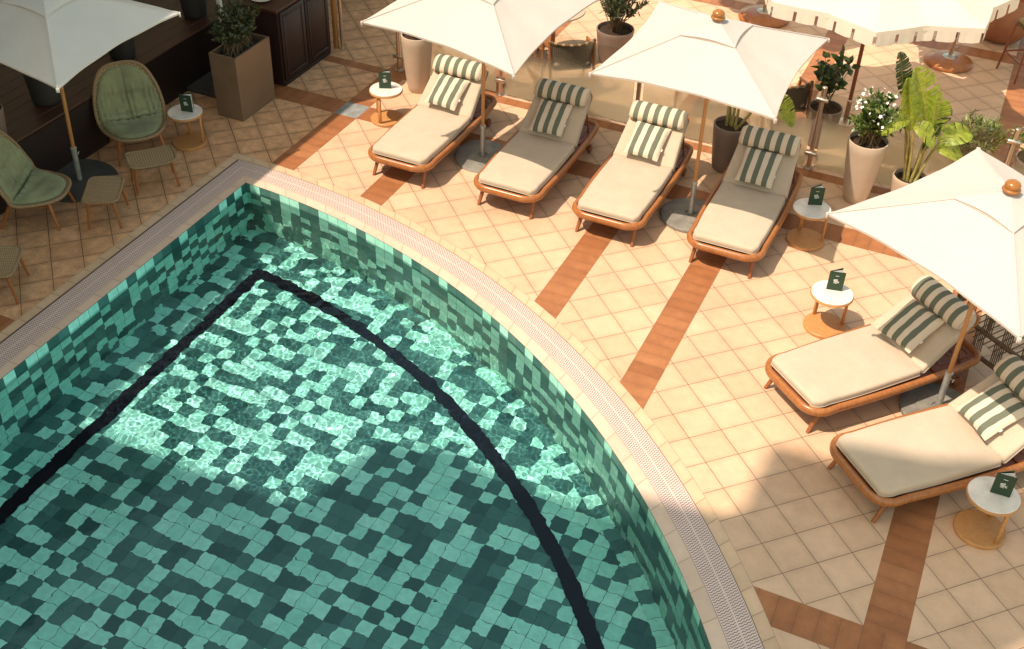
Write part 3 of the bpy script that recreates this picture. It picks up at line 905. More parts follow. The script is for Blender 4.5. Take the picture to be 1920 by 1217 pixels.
def make_menu(loc, rz, label):
    t = thing('menu_card', label, 'menu', loc, rz, 'folded green menu cards')
    h, w, op = .225, .155, rad(34)
    lean = .018
    def cover(ang, name, mat, hh, ww, off):
        mb = MB()
        d = V((cos(ang), sin(ang), 0)); n = V((-sin(ang), cos(ang), 0))
        p = [V((0, 0, .001)) + n*off, d*ww + V((0, 0, .001)) + n*off, d*ww + V((0, 0, hh)) + n*off, V((0, 0, hh)) + n*off]
        q = [x + n*.003 for x in p]
        mb.add(p+q, [[3, 2, 1, 0], [4, 5, 6, 7], [0, 1, 5, 4], [1, 2, 6, 5], [2, 3, 7, 6], [3, 0, 4, 7]])
        return mb.build(name, mat, t, smooth=False)
    front = cover(0, 'cover', M['menu'], h, w, 0)
    cover(op, 'cover', M['menu'], h, w, 0)
    cover(op*.35, 'page', M['paper'], h*.96, w*.95, .0)
    cover(op*.7, 'page', M['paper'], h*.96, w*.95, .0)
    # white emblem: four knotted strokes, and a short printed line above
    e = MB()
    cx, cz, y = .078, .108, -.0025
    def stroke(pts): e.tube([(cx+a, y, cz+b) for a, b in pts], .0026, 5)
    def circ(ox, oz, r, a0, a1): stroke([(ox+r*cos(rad(a0+(a1-a0)*k/10)), oz+r*sin(rad(a0+(a1-a0)*k/10))) for k in range(11)])
    circ(-.016, .013, .010, 40, 320)          # C with a middle bar
    stroke([(-.025, .013), (-.012, .013)])
    circ(.002, .021, .007, 0, 360); circ(.002, .007, .008, 0, 360)   # 8
    stroke([(.016, .004), (.016, -.014)]); stroke([(.028, .004), (.017, -.006), (.028, -.016)])   # K
    circ(.000, -.012, .009, 30, 330)
    circ(-.016, -.010, .008, 180, 380); stroke([(-.008, -.010), (-.010, .000), (-.022, .001)])
    e.build('emblem', M['ink'], front, angle=60)
    l = MB(); l.box((.078, y, .176), (.034, .002, .004)); l.build('printed_line', M['ink'], front)
    return t
MN = [((-8.87, 9.885), -12), ((-7.02, 11.53), 0), ((-1.40, 11.30), -2), ((-.86, 9.815), -12), ((.985, 7.63), -22)]
for k, (loc, rz, lab, ml) in enumerate(TB):
    if k == 0: T0 = make_table(loc, rz, lab)
    else: dup(T0, loc, rz, lab)
    (mx_, my_), a = MN[k]
    # the card faces the camera side of the terrace
    if k == 0: K0 = make_menu((mx_, my_, .446), rad(24+a), ml)
    else: dup(K0, (mx_, my_, .446), rad(24+a), ml)

# ------------------------------------------------------------------ square pool umbrellas
def make_umbrella(loc, rz, label, tilt=None, half=.975, base='round', cloth='canvas'):
    t = thing('pool_umbrella', label, 'umbrella', loc, rz, 'square white umbrellas by the pool', tilt)
    ap, co = 2.46, 2.06
    mb = MB()
    n, m = 28, 12
    for q in range(4):
        R = Matrix.Rotation(q*PI/2, 4, 'Z')
        def f(u, v):
            tau = 2*u-1
            rho = .045+.955*v
            edge = 1-.085*(1-tau*tau)*v**2
            s = half*rho*edge
            z = ap-(ap-co)*(rho*(1-.0*v))-.030*sin(PI*rho)*(1-abs(tau)**2)*1.0+.012*(1-tau*tau)*v
            z += .004*sin(tau*9+q)*v
            return R @ V((s*tau, -s, z))
        mb.surf(f, n, m)
        # hem
        def hem(u, v):
            tau = 2*u-1; edge = 1-.085*(1-tau*tau)
            s = half*edge
            z = co+.012*(1-tau*tau)+.004*sin(tau*9+q)
            return R @ V((s*tau, -s+.002*v, z-.022*v))
        mb.surf(hem, n, 1)
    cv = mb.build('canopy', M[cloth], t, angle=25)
    for q in range(4):
        R_ = Matrix.Rotation(q*PI/2, 4, 'Z')
        sm_ = MB()
        sm_.tube([R_ @ V((half*t_, -half*t_, ap-(ap-co)*t_+.003)) for t_ in (.05, .2, .4, .6, .8, .99)], .009, 6, r2=.004, up=(0, 0, 1))
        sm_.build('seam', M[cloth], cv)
    vt = MB()      # small vent canopy on top
    for q in range(4):
        R = Matrix.Rotation(q*PI/2, 4, 'Z')
        def f2(u, v):
            tau = 2*u-1; rho = .05+.95*v
            s = .30*rho*(1-.10*(1-tau*tau)*v)
            z = ap+.007-(ap-co)*(s/half)*.965
            return R @ V((s*tau, -s, z))
        vt.surf(f2, 12, 5)
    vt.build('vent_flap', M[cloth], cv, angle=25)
    ed = MB()
    for q in range(4):
        R = Matrix.Rotation(q*PI/2, 4, 'Z')
        ed.tube([R @ V((.30*(2*k/12-1)*(1-.10*(1-(2*k/12-1)**2)), -.30*(1-.10*(1-(2*k/12-1)**2)), ap+.006-(ap-co)*(.30/half)*.965)) for k in range(13)], .0025, 4)
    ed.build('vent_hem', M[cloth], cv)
    for q in range(4):
        a = PI/4+q*PI/2
        d = V((cos(a), sin(a), 0))*half*math.sqrt(2)
        r_ = MB(); r_.tube([(0, 0, ap-.05), d*.5+V((0, 0, (ap+co)/2-.03)), d*.985+V((0, 0, co-.015))], .011, 6); r_.build('rib', M['pole'], t)
        s_ = MB(); s_.tube([(d.x*.02, d.y*.02, ap-.62), d*.46+V((0, 0, (ap+co)/2-.04))], .008, 6); s_.build('strut', M['pole'], t)
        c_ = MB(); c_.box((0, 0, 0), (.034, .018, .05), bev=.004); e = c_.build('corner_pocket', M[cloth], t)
        e.location = d*1.0+V((0, 0, co-.022)); e.rotation_euler = (0, 0, a+PI/2)
    mb = MB(); mb.lathe([(.0215, .46), (.0215, 2.42), (.019, 2.45)], 14); mb.build('pole', M['pole'], t)
    mb = MB(); mb.lathe([(.034, ap-.66), (.034, ap-.58)], 12); mb.lathe([(.03, ap-.10), (.03, ap-.03)], 12); mb.build('hub', M['pole'], t)
    mb = MB(); mb.lathe([(.02, ap+.014), (.070, ap+.016), (.076, ap+.023), (.074, ap+.032), (.060, ap+.038), (.058, ap+.046), (.064, ap+.056), (.064, ap+.072), (.056, ap+.088), (.040, ap+.100), (.020, ap+.106), (.004, ap+.108)], 24); mb.build('finial', M['knob'], t, angle=60)
    mb = MB(); mb.lathe([(.031, .05), (.031, .47), (.036, .475), (.036, .495), (.025, .50)], 14); 
    mb.tube([(.03, 0, .44), (.06, 0, .44), (.065, .012, .455), (.065, -.012, .425)], .004, 5); mb.build('base_tube', M['galv'], t)
    if base == 'round':
        mb = MB(); mb.lathe([(.335, 0), (.345, .008), (.345, .042), (.335, .052), (.20, .053), (.195, .062), (.06, .064), (.06, .05)], 48); mb.build('base_slab', M['concrete'], t)
    else:
        mb = MB(); mb.lathe([(.43, 0), (.44, .008), (.44, .035), (.43, .045), (.05, .05)], 48)
        for k in range(4):
            a = k*PI/2+.3
        mb.build('base_slab', M['darkslab'], t)
    return t
U0 = make_umbrella((-2.665, 11.13, 0), rad(-2), 'open white umbrella in the middle, over the third and fourth loungers', (rad(1.5), rad(.3)))
dup(U0, (-5.395, 11.23, 0), rad(-6), 'open white umbrella cut by the top edge, over the first and second loungers', None, (rad(5.2), rad(3.2)))
dup(U0, (.46, 8.99, 0), rad(-31.5), 'large white umbrella at the right edge, over the angled loungers', None, (rad(1.5), rad(.5)))
make_umbrella((-9.40, 8.55, 0), rad(0), 'umbrella standing in shade in the top left corner over the wicker armchairs', (rad(1.5), rad(4.5)), .965, 'dark', 'canvas_shade_lift')

# white pole umbrella further back, its canopy beyond the frame
def far_umbrella(loc, label):
    t = thing('white_pole_umbrella', label, 'umbrella', loc, 0)
    mb = MB(); mb.lathe([(.038, .0), (.038, 2.6)], 14); mb.build('pole', M['whitepaint'], t)
    mb = MB(); mb.box((0, 0, .03), (.86, .86, .06), bev=.008); mb.build('base_slab', M['darkslab'], t)
    mb = MB(); n = 16
    mb.add([(0, 0, 2.85)] + [(1.2*cos(2*PI*k/n), 1.2*sin(2*PI*k/n), 2.4) for k in range(n)], [[0, k+1, (k+1) % n+1] for k in range(n)])
    mb.build('canopy', M['canvas'], t)
    return t
far_umbrella((-9.33, 11.45, 0), 'white pole of an umbrella standing behind the square bronze planter')

# ------------------------------------------------------------------ scalloped umbrellas beyond the fence
def make_scalloped(loc, rz, label, R=1.62, base_metal=True, ap=2.52, ed=2.08):
    t = thing('scalloped_umbrella', label, 'umbrella', loc, rz, 'cream scalloped parasols beyond the glass fence')
    ns = 8
    mb = MB()
    n = 16
    def rim(th):
        a = (th/(2*PI/ns)) % 1*(2*PI/ns)-PI/ns
        return R*cos(PI/ns)/cos(a)*(.90+.10*abs(a)/(PI/ns))+.10*R
    def f(u, v):
        th = u*2*PI; r = rim(th)*v*.925
        a = abs(((u*ns) % 1)-.5)*2
        z = ap-(ap-ed)*(v**1.12)-.035*sin(PI*v)*(1-a)
        return V((r*cos(th), r*sin(th), z))
    mb.surf(f, ns*n, 12)
    cv = mb.build('canopy', M['canvas_cream'], t, angle=22)
    # hanging valance cut into tongues
    vl = MB()
    per = ns*5
    for k in range(per):
        u0, u1 = (k+.075)/per, (k+.925)/per
        for seg in range(6):
            a0 = u0+(u1-u0)*seg/6; a1 = u0+(u1-u0)*(seg+1)/6
            def P(u, w):
                th = u*2*PI; r = rim(th)*.925*(1+.02*w+.012*sin(u*2*PI*per*2)*w)
                return (r*cos(th), r*sin(th), ed-w)
            def dep(s): return .178-.010*max(0, abs(s-.5)*2-.6)/.4
            d0, d1 = dep(seg/6), dep((seg+1)/6)
            vl.add([P(a0, .05), P(a1, .05), P(a1, d1), P(a0, d0)], [[3, 2, 1, 0]])
        a0, a1 = k/per, (k+1)/per
    nn = per*3
    for k in range(nn):
        vl.add([P(k/nn, 0), P((k+1)/nn, 0), P((k+1)/nn, .055), P(k/nn, .055)], [[3, 2, 1, 0]])
    vl.build('valance', M['canvas_cream'], cv, angle=50)
    mb = MB(); mb.lathe([(.026, .30), (.026, ap-.02)], 14); mb.build('pole', M['redwood'], t)
    mb = MB(); mb.lathe([(.04, ap), (.06, ap+.02), (.05, ap+.06), (.01, ap+.08)], 16); mb.build('finial', M['knob'], t)
    for k in range(ns):
        th = 2*PI*k/ns
        r_ = MB(); r_.tube([(0, 0, ap-.06), (R*.98*cos(th), R*.98*sin(th), ed-.02)], .010, 5); r_.build('rib', M['redwood'], t)
    mb = MB(); mb.lathe([(.033, .0), (.033, .40), (.037, .41), (.037, .44), (.027, .45)], 16)
    mb.lathe([(.12, .115), (.12, .125), (.10, .135), (.035, .14)], 24)
    mb.tube([(.03, 0, .30), (.075, 0, .30), (.08, .015, .315), (.09, .0, .335)], .006, 6)
    mb.build('base_sleeve', M['steel'], t)
    mb = MB(); mb.lathe([(.36, 0), (.39, .015), (.395, .05), (.375, .075), (.30, .09), (.27, .112), (.25, .118), (.02, .12)], 48); mb.build('base_foot', M['redwood' if not base_metal else 'teak'], t, angle=50)
    return t
S0 = make_scalloped((-1.50, 14.05, 0), rad(10), 'scalloped cream parasol whose pole stands left of the white flowers')
dup(S0, (-3.38, 17.05, 0), rad(20), 'scalloped parasol whose chrome-sleeved wooden foot shows past the middle umbrella')
dup(S0, (-.55, 16.78, 0), rad(0), 'scalloped parasol standing on the polished round wooden foot at upper right').scale = (.86, .86, .9)

# ------------------------------------------------------------------ glass fence
def make_fence():
    y0 = 12.88
    t = thing('glass_fence', 'frosted glass fence on steel posts running behind the row of loungers', 'fence', (-1.7, y0, 0))
    px = [-7.50, -5.93, -3.98, -1.69, .50, 2.7]
    for x in px:
        mb = MB()
        mb.lathe([(.029, 0), (.029, 1.085), (.031, 1.087), (.031, 1.105), (.022, 1.112)], 18, (x+1.7, 0, 0))
        mb.lathe([(.060, 0.001), (.060, .012), (.03, .016)], 20, (x+1.7, 0, 0))
        mb.box((x+1.7, -.03, .95), (.15, .03, .045), bev=.006); mb.box((x+1.7, -.03, .22), (.15, .03, .045), bev=.006)
        mb.build('post', M['steel'], t)
    for a, b in zip(px[:-1], px[1:]):
        mb = MB(); w = b-a-.13
        mb.box(((a+b)/2+1.7, 0, .535), (w, .012, 1.01)); mb.build('glass_pane', M['fenceglass'], t, smooth=False)
    # side return towards the cabinet
    return t
make_fence()

# ------------------------------------------------------------------ plants
def leaf_verts(base, d, nrm, ln, wd, curl=.15, seg=3):
    d = d.normalized(); side = d.cross(nrm)
    if side.length < 1e-4: side = d.orthogonal()
    side.normalize(); up = side.cross(d).normalized()
    L, R, C = [], [], []
    prof = [.0, .8, 1.0, .7, 0] if seg == 4 else [.0, 1.0, .75, 0]
    k = len(prof)-1
    for i, w in enumerate(prof):
        t = i/k
        c = base+d*(ln*t)-up*(curl*ln*t*t)
        C.append(c); L.append(c+side*(wd*.5*w)+up*(wd*.12*w)); R.append(c-side*(wd*.5*w)+up*(wd*.12*w))
    return L, C, R
def add_leaf(mb, base, d, nrm, ln, wd, curl=.15, mi=0, seg=3):
    L, C, R = leaf_verts(base, d, nrm, ln, wd, curl, seg)
    n = len(C); vs = C+L[1:-1]+R[1:-1]
    fs = []
    for i in range(n-1):
        l0 = 0 if i == 0 else n+i-1; l1 = n-1 if i == n-2 else n+i
        r0 = 0 if i == 0 else 2*n-2+i-1; r1 = n-1 if i == n-2 else 2*n-2+i
        fs.append([x for k, x in enumerate([i, i+1, l1, l0]) if x not in ([i, i+1, l1, l0][:k])])
        fs.append([x for k, x in enumerate([i+1, i, r0, r1]) if x not in ([i+1, i, r0, r1][:k])])
    mb.add(vs, fs, None, mi)

def rdir(rg, zmin=-.2):
    while True:
        v = V((rg.uniform(-1, 1), rg.uniform(-1, 1), rg.uniform(zmin, 1)))
        if .1 < v.length < 1: return v.normalized()

def bush(parent, c, rad3, nstem, nleaf, ln, wd, mat, seed, base=(0, 0, 0), stemmat='stem_brown', name='foliage', mi2=None, frac2=0, updir=.35, spread=(.06, .06)):
    rg = random.Random(seed)
    st = MB(); lf = MB()
    base = V(base); c = V(c)
    for k in range(nstem):
        d = rdir(rg, -.25)
        tip = c+V((d.x*rad3[0], d.y*rad3[1], d.z*rad3[2]))*rg.uniform(.6, 1.05)
        mid = base.lerp(tip, .5)+V((rg.uniform(-.04, .04), rg.uniform(-.04, .04), .05))
        b0 = base+V((rg.uniform(-1, 1)*spread[0], (d.y*.6+rg.uniform(-.4, .4))*spread[1], 0))
        pts = [b0, b0.lerp(mid, .6), mid, mid.lerp(tip, .55)+V((0, 0, .02)), tip]
        st.tube(pts, [.007, .006, .005, .004, .002], 5)
        m = nleaf//nstem
        for j in range(m):
            t = rg.uniform(.30, 1.02)*(len(pts)-1); i = min(int(t), len(pts)-2)
            p = pts[i].lerp(pts[i+1], min(1, t-i))
            ax = (pts[i+1]-pts[i]).normalized()
            dd = (rdir(rg, -.4)+ax*.5+V((0, 0, updir))).normalized()
            add_leaf(lf, p, dd, rdir(rg, .2), ln*rg.uniform(.65, 1.25), wd*rg.uniform(.75, 1.2), rg.uniform(0, .3), 1 if (mi2 and rg.random() < frac2) else 0)
    st.build('stems', M[stemmat], parent)
    lf.build(name, [mat, mi2] if mi2 else mat, parent, angle=80)
    return lf

def flower(mb, p, d, r, rg):
    d = d.normalized(); a = d.orthogonal().normalized(); b = d.cross(a)
    for k in range(5):
        th = 2*PI*k/5+rg.random()*.3
        dd = (a*cos(th)+b*sin(th)+d*.35).normalized()
        add_leaf(mb, p, dd, d, r, r*.62, .25)

def pot(parent, r_top, r_bot, h, mat, rim=.018, curve=.0):
    mb = MB()
    prof = []
    for k in range(9):
        t = k/8
        prof.append((r_bot+(r_top-r_bot)*(t**.8)+curve*sin(PI*t), h*t))
    prof = [(r_bot*.93, .0)] + [(prof[0][0], .012)] + prof[1:] + [(r_top-.004, h+.008), (r_top-rim, h+.008), (r_top-rim-.004, h-.05)]
    mb.lathe(prof, 40); mb.build('pot', mat, parent, angle=50)
    mb = MB()
    rg = random.Random(int(h*1000)); n = 24; vs = [(0, 0, h-.035)]
    for q in (.5, 1):
        for k in range(n): vs.append(((r_top-rim-.002)*q*cos(2*PI*k/n), (r_top-rim-.002)*q*sin(2*PI*k/n), h-.045+rg.uniform(-.006, .012)))
    fs = [[0, 1+k, 1+(k+1) % n] for k in range(n)] + [[1+k, 1+n+k, 1+n+(k+1) % n, 1+(k+1) % n] for k in range(n)]
    mb.add(vs, fs); mb.build('soil', M['soil'], parent)

# tall beige pot with white flowers
t = thing('potted_flower_bush', 'tall beige pot with white flowering bush before the fence', 'potted plant', (-1.02, 12.42, 0))
pot(t, .235, .135, .80, M['pot_beige'])
bush(t, (.03, .01, 1.08), (.29, .29, .34), 50, 1700, .075, .034, M['leaf_mid'], 11, (0, 0, .76), mi2=M['leaf_grass'], frac2=.25, spread=(.12, .12))
rg = random.Random(4); fl = MB()
for k in range(64):
    d = rdir(rg, .05); p = V((.03, .01, 1.08))+V((d.x*.30, d.y*.30, d.z*.36))*rg.uniform(.75, 1.08)
    fl = MB(); flower(fl, p, rdir(rg, -.1)+V((0, -.2, .5)), rg.uniform(.018, .029), rg)
    fl.build('flower', M['petal'], t, angle=80)

# dark brown pot with banana stems behind the fourth lounger
def banana_leaf(mb, base, d, side, ln, wd, droop, splits, rg, mi=0):
    """long paddle leaf with a mid rib; some side strips torn apart"""
    d = V(d).normalized(); side = V(side); side = (side-d*side.dot(d)).normalized(); up = side.cross(d).normalized()
    if up.z < 0: side, up = -side, -up
    n = 22
    def spine(t): return V(base)+d*(ln*t)-V((0, 0, 1))*(droop*ln*t*t)
    for s in (-1, 1):
        gap = set()
        k = 3
        while k < n-2:
            if rg.random() < splits: gap.add(k)
            k += rg.randint(2, 5)
        gf = 0
        for i in range(n):
            t0, t1 = i/n, (i+1)/n
            if i-1 in gap: gf = rg.uniform(-.20, .16)
            if i in gap: t1 = t0+(t1-t0)*.15
            w0 = wd*.5*(sin(PI*min(1, t0*.96+.04))**.55); w1 = wd*.5*(sin(PI*min(1, t1*.96+.035))**.55)
            fold = .32+.10*sin(i*1.7)+gf
            e0 = spine(t0)+side*(s*w0)+up*(w0*fold)+d*(w0*.25); e1 = spine(t1)+side*(s*w1)+up*(w1*fold)+d*(w1*.25)
            m0 = spine(t0).lerp(e0, .5)+up*(.01); m1 = spine(t1).lerp(e1, .5)+up*(.01)
            q = [spine(t0), spine(i/n+1/n), m1, m0]; q2 = [m0, m1, e1, e0]
            if s < 0: q.reverse(); q2.reverse()
            mb.add(q, [[0, 1, 2, 3]], None, mi); mb.add(q2, [[0, 1, 2, 3]], None, mi)
    return spine

def banana_plant(t, z0, stems, seed):
    rg = random.Random(seed)
    st = MB(); lf = MB()
    for (bx, by, ex, ey, ez, dx, dy, dz, ln, wd, droop, dark) in stems:
        b = V((bx, by, z0)); e = V((ex, ey, ez))
        mid = b.lerp(e, .5)+V((0, 0, .06))
        st.tube([b, b.lerp(mid, .5), mid, mid.lerp(e, .5)+V((0, 0, .015)), e], [.020, .017, .014, .012, .009], 8)
        d = V((dx, dy, dz)); side = d.cross(V((.12+.3*sin(ex*37), -.62, .72)))
        sp = banana_leaf(lf, e, d, side, ln, wd, droop, .45, rg, 1 if dark else 0)
        st.tube([sp(k/8)-V((0, 0, .004)) for k in range(9)], [.009, .008, .007, .006, .005, .004, .004, .003, .002], 6)
    st.build('stems', M['stem'], t, angle=60); lf.build('leaves', [M['leaf_banana'], M['leaf_banana_dark']], t, angle=60)

t = thing('potted_banana_plant', 'banana plant with torn leaves in a pale pot right of the white flowers', 'potted plant', (-.47, 12.50, 0))
pot(t, .20, .14, .42, M['pot_beige'])
def BL(bx, by, e, tip, wd, droop, dark=0):
    """stem foot, leaf foot and leaf tip given as (along the fence view, depth, height)"""
    def w3(q): return V((.908*q[0]-.419*q[1], .419*q[0]+.908*q[1], q[2]))
    E_, T_ = w3(e), w3(tip)
    d = T_-E_+V((0, 0, droop*(T_-E_).length))
    return (bx, by, E_.x, E_.y, E_.z, d.x, d.y, d.z, (T_-E_).length*1.03, wd, droop, dark)
banana_plant(t, .38, [
    BL(-.05, .02, (-.30, .05, 1.42), (-.50, .02, 2.00), .22, .10, 1),
    BL(-.03, .04, (-.16, .00, 1.02), (-.36, -.02, 1.78), .24, .16),
    BL(.02, .03, (.06, .02, 1.02), (-.28, .05, 1.84), .42, .12),
    BL(.03, .00, (.10, -.03, .95), (.02, -.04, 1.58), .32, .20),
    BL(.05, .00, (.12, .08, .98), (.22, .12, 1.45), .28, .35, 1),
    BL(-.06, -.02, (-.20, -.03, 1.16), (-.48, -.10, 1.02), .22, .75),
    BL(-.02, -.04, (-.14, -.06, 1.10), (.02, -.16, .92), .24, .75),
    BL(.07, .02, (.22, .02, .86), (.62, .06, 1.02), .28, .35),
    BL(.06, -.04, (.20, -.02, .80), (.50, -.06, .66), .24, .6),
    BL(.02, -.05, (.04, -.06, .80), (.14, -.10, 1.18), .12, .1, 1)], 3)

t = thing('potted_banana_plant', 'dark brown pot with thick banana stems rising behind the middle umbrella', 'potted plant', (-2.63, 12.42, 0))
pot(t, .215, .16, .60, M['pot_taupe'])
banana_plant(t, .55, [
    (-.06, .02, -.10, .06, 1.35, -.3, .2, .7, .5, .24, .5, 0),
    (.00, .03, .00, .10, 1.45, .1, .3, .7, .5, .24, .5, 0),
    (.05, .0, .07, .05, 1.40, .3, .1, .7, .5, .24, .5, 0),
    (.07, -.03, .42, .00, 1.08, .55, -.35, .0, .40, .24, .55, 0),
    (-.02, .05, -.2, .15, 1.35, -.4, .2, .5, .5, .24, .5, 0)], 8)

# small-leaved plant in beige pot at the left end of the fence
t = thing('potted_shrub', 'tall beige pot with low green leaves at the left end of the fence', 'potted plant', (-6.99, 12.50, 0))
pot(t, .215, .135, .80, M['pot_beige'])
bush(t, (0, 0, .90), (.19, .19, .15), 20, 360, .085, .045, M['leaf_mid'], 21, (0, 0, .76))

# olive-leaved shrub in a grey pot behind the fence
t = thing('potted_oleander', 'airy narrow-leaved shrub in a grey pot beyond the fence between umbrellas', 'potted plant', (-4.93, 14.55, 0))
pot(t, .27, .19, .50, M['pot_taupe'])
bush(t, (.0, 0, 1.02), (.42, .42, .56), 46, 1500, .105, .022, M['leaf_olive'], 31, (0, 0, .45), mi2=M['leaf_dark'], frac2=.4)

# broad-leaved plant in grey pot behind the fence
t = thing('potted_rubber_plant', 'round-leaved dark plant in a grey pot just behind a steel post', 'potted plant', (-1.72, 13.55, 0))
pot(t, .215, .16, .52, M['pot_taupe'])
bush(t, (.02, 0, 1.02), (.28, .28, .34), 12, 150, .125, .085, M['leaf_dark'], 41, (0, 0, .48), mi2=M['leaf_mid'], frac2=.25)

# two low bushes right
t = thing('potted_grassy_bush', 'terracotta pot with narrow bright leaves left of the right-hand post', 'potted plant', (.12, 13.30, 0))
pot(t, .25, .17, .42, M['terracotta'])
bush(t, (0, 0, .68), (.36, .34, .30), 40, 900, .13, .022, M['leaf_grass'], 51, (0, 0, .38), 'stem', mi2=M['leaf_mid'], frac2=.3)
t = thing('potted_grassy_bush', 'pale-leaved bush at the right photo edge behind the fence post', 'potted plant', (.85, 13.55, 0))
pot(t, .26, .18, .45, M['pot_taupe'])
bush(t, (0, 0, .72), (.38, .36, .34), 40, 800, .10, .026, M['leaf_grass'], 61, (0, 0, .40), 'stem', mi2=M['leaf_olive'], frac2=.35)
t = thing('potted_grassy_bush', 'small bright green plant at the right edge above the right umbrella', 'potted plant', (.86, 12.45, 0))
pot(t, .18, .13, .34, M['pot_taupe'])
bush(t, (0, 0, .52), (.24, .24, .22), 24, 420, .10, .024, M['leaf_banana'], 71, (0, 0, .30), 'stem')

# terracotta jar with pink flowers, top right
t = thing('terracotta_jar', 'round terracotta jar with pink flowers in the top right corner', 'potted plant', (.02, 18.05, 0))
mb = MB(); mb.lathe([(.20, 0), (.30, .06), (.40, .22), (.43, .38), (.40, .54), (.32, .66), (.29, .70), (.32, .74), (.30, .76), (.26, .72)], 40); mb.build('pot', M['terracotta'], t, angle=60)
bush(t, (.12, 0, 1.0), (.36, .36, .30), 26, 420, .09, .035, M['leaf_dark'], 81, (0, 0, .66))
fl = MB(); rg = random.Random(9)
for k in range(46):
    d = rdir(rg, .0); p = V((.12, 0, 1.0))+V((d.x*.38, d.y*.38, d.z*.34))*rg.uniform(.85, 1.05)
    flower(fl, p, d+V((0, 0, .4)), .045, rg)
fl.build('flowers', M['petal_pink'], t, angle=80)

# square bronze planter
t = thing('square_planter', 'tall square bronze planter with bushy shrub beside the dark cabinet', 'potted plant', (-8.755, 11.02, 0))
mb = MB()
x, y, h = .20, .375, .88
o_ = [(-x, -y), (x, -y), (x, y), (-x, y)]; i_ = [(-x+.028, -y+.028), (x-.028, -y+.028), (x-.028, y-.028), (-x+.028, y-.028)]
vs = [(a*.97, b*.97, 0) for a, b in o_]+[(a, b, h) for a, b in o_]+[(a, b, h) for a, b in i_]+[(a, b, h-.09) for a, b in i_]
fs = [[3, 2, 1, 0]]
for l in range(3):
    for k in range(4): fs.append([l*4+k, l*4+(k+1) % 4, l*4+4+(k+1) % 4, l*4+4+k])
mb.add(vs, fs); mb.build('planter_box', M['pot_bronze'], t, smooth=False)
mb = MB(); mb.box((0, 0, h-.085), (2*x-.06, 2*y-.06, .03)); mb.build('soil', M['soil'], t)
bush(t, (-.02, .03, 1.14), (.27, .43, .30), 80, 2400, .062, .026, M['leaf_olive'], 91, (0, 0, h-.07), mi2=M['leaf_dark'], frac2=.4, spread=(.12, .30))

# ------------------------------------------------------------------ raised timber bench with pots, top left
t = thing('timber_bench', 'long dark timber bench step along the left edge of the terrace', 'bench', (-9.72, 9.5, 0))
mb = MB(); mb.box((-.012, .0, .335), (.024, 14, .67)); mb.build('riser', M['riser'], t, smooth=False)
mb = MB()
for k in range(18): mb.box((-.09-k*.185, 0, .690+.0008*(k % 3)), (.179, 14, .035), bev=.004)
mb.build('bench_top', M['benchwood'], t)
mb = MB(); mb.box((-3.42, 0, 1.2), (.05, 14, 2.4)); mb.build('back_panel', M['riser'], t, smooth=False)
for k, (x, y, r_, h_, lab, lf) in enumerate((
        (-10.08, 8.98, .20, .42, 'dark round pot on the bench behind the shaded umbrella pole', 1),
        (-10.08, 10.34, .19, .42, 'dark round pot on the bench behind the upright green armchair', 1),
        (-10.05, 11.80, .19, .42, 'dark round pot on the bench near the white umbrella pole', 1),
        (-10.02, 8.00, .22, .36, 'dark pot with leafy plant on the bench at the left photo edge', 1))):
    t = thing('bench_pot', lab, 'potted plant', (x, y, .709), 0, 'dark pots standing on the timber bench')
    pot(t, r_, r_*.82, h_, M['pot_dark'] if k < 3 else M['pot_taupe'])
    bush(t, (0, 0, h_+.22), (.24, .24, .25), 18, 300, .10, .04, M['leaf_dark'], 100+k, (0, 0, h_-.04))

# dark cabinet
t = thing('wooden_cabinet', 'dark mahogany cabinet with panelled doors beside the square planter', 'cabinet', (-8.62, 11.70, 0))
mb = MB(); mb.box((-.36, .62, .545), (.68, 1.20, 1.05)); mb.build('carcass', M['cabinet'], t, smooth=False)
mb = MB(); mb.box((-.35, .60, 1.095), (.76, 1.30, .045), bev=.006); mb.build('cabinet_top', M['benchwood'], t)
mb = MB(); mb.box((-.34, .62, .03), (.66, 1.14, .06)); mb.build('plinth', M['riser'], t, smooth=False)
for k in range(2):
    y0 = .335+.58*k
    mb = MB(); mb.box((-.008, y0, .56), (.03, .555, .96), bev=.004); d_ = mb.build('door', M['cabinet'], t)
    fr = MB()
    for (yy, zz, sy, sz) in ((y0, .98, .43, .03), (y0, .14, .43, .03), (y0-.215, .56, .03, .87), (y0+.215, .56, .03, .87)): fr.box((.011, yy, zz), (.007, sy, sz), bev=.003)
    fr.build('moulding', M['cabinet'], d_)
t = thing('white_plate', 'white round dish lying on the dark cabinet top', 'dish', (-8.98, 11.90, 1.119))
mb = MB(); mb.lathe([(.06, 0), (.10, .004), (.155, .022), (.157, .026), (.10, .012), (.02, .010)], 32); mb.build('plate', M['whitepaint'], t)
# steel door post past the cabinet
t = thing('door_post', 'steel and timber gate post standing just past the cabinet', 'post', (-8.57, 13.12, 0))
mb = MB(); mb.lathe([(.025, 0), (.025, 1.6)], 14); mb.lathe([(.055, 0), (.055, .012), (.03, .016)], 18); mb.build('steel_tube', M['steel'], t)
mb = MB(); mb.box((-.09, -.02, .8), (.06, .06, 1.6), bev=.004); mb.build('timber_upright', M['pole'], t)

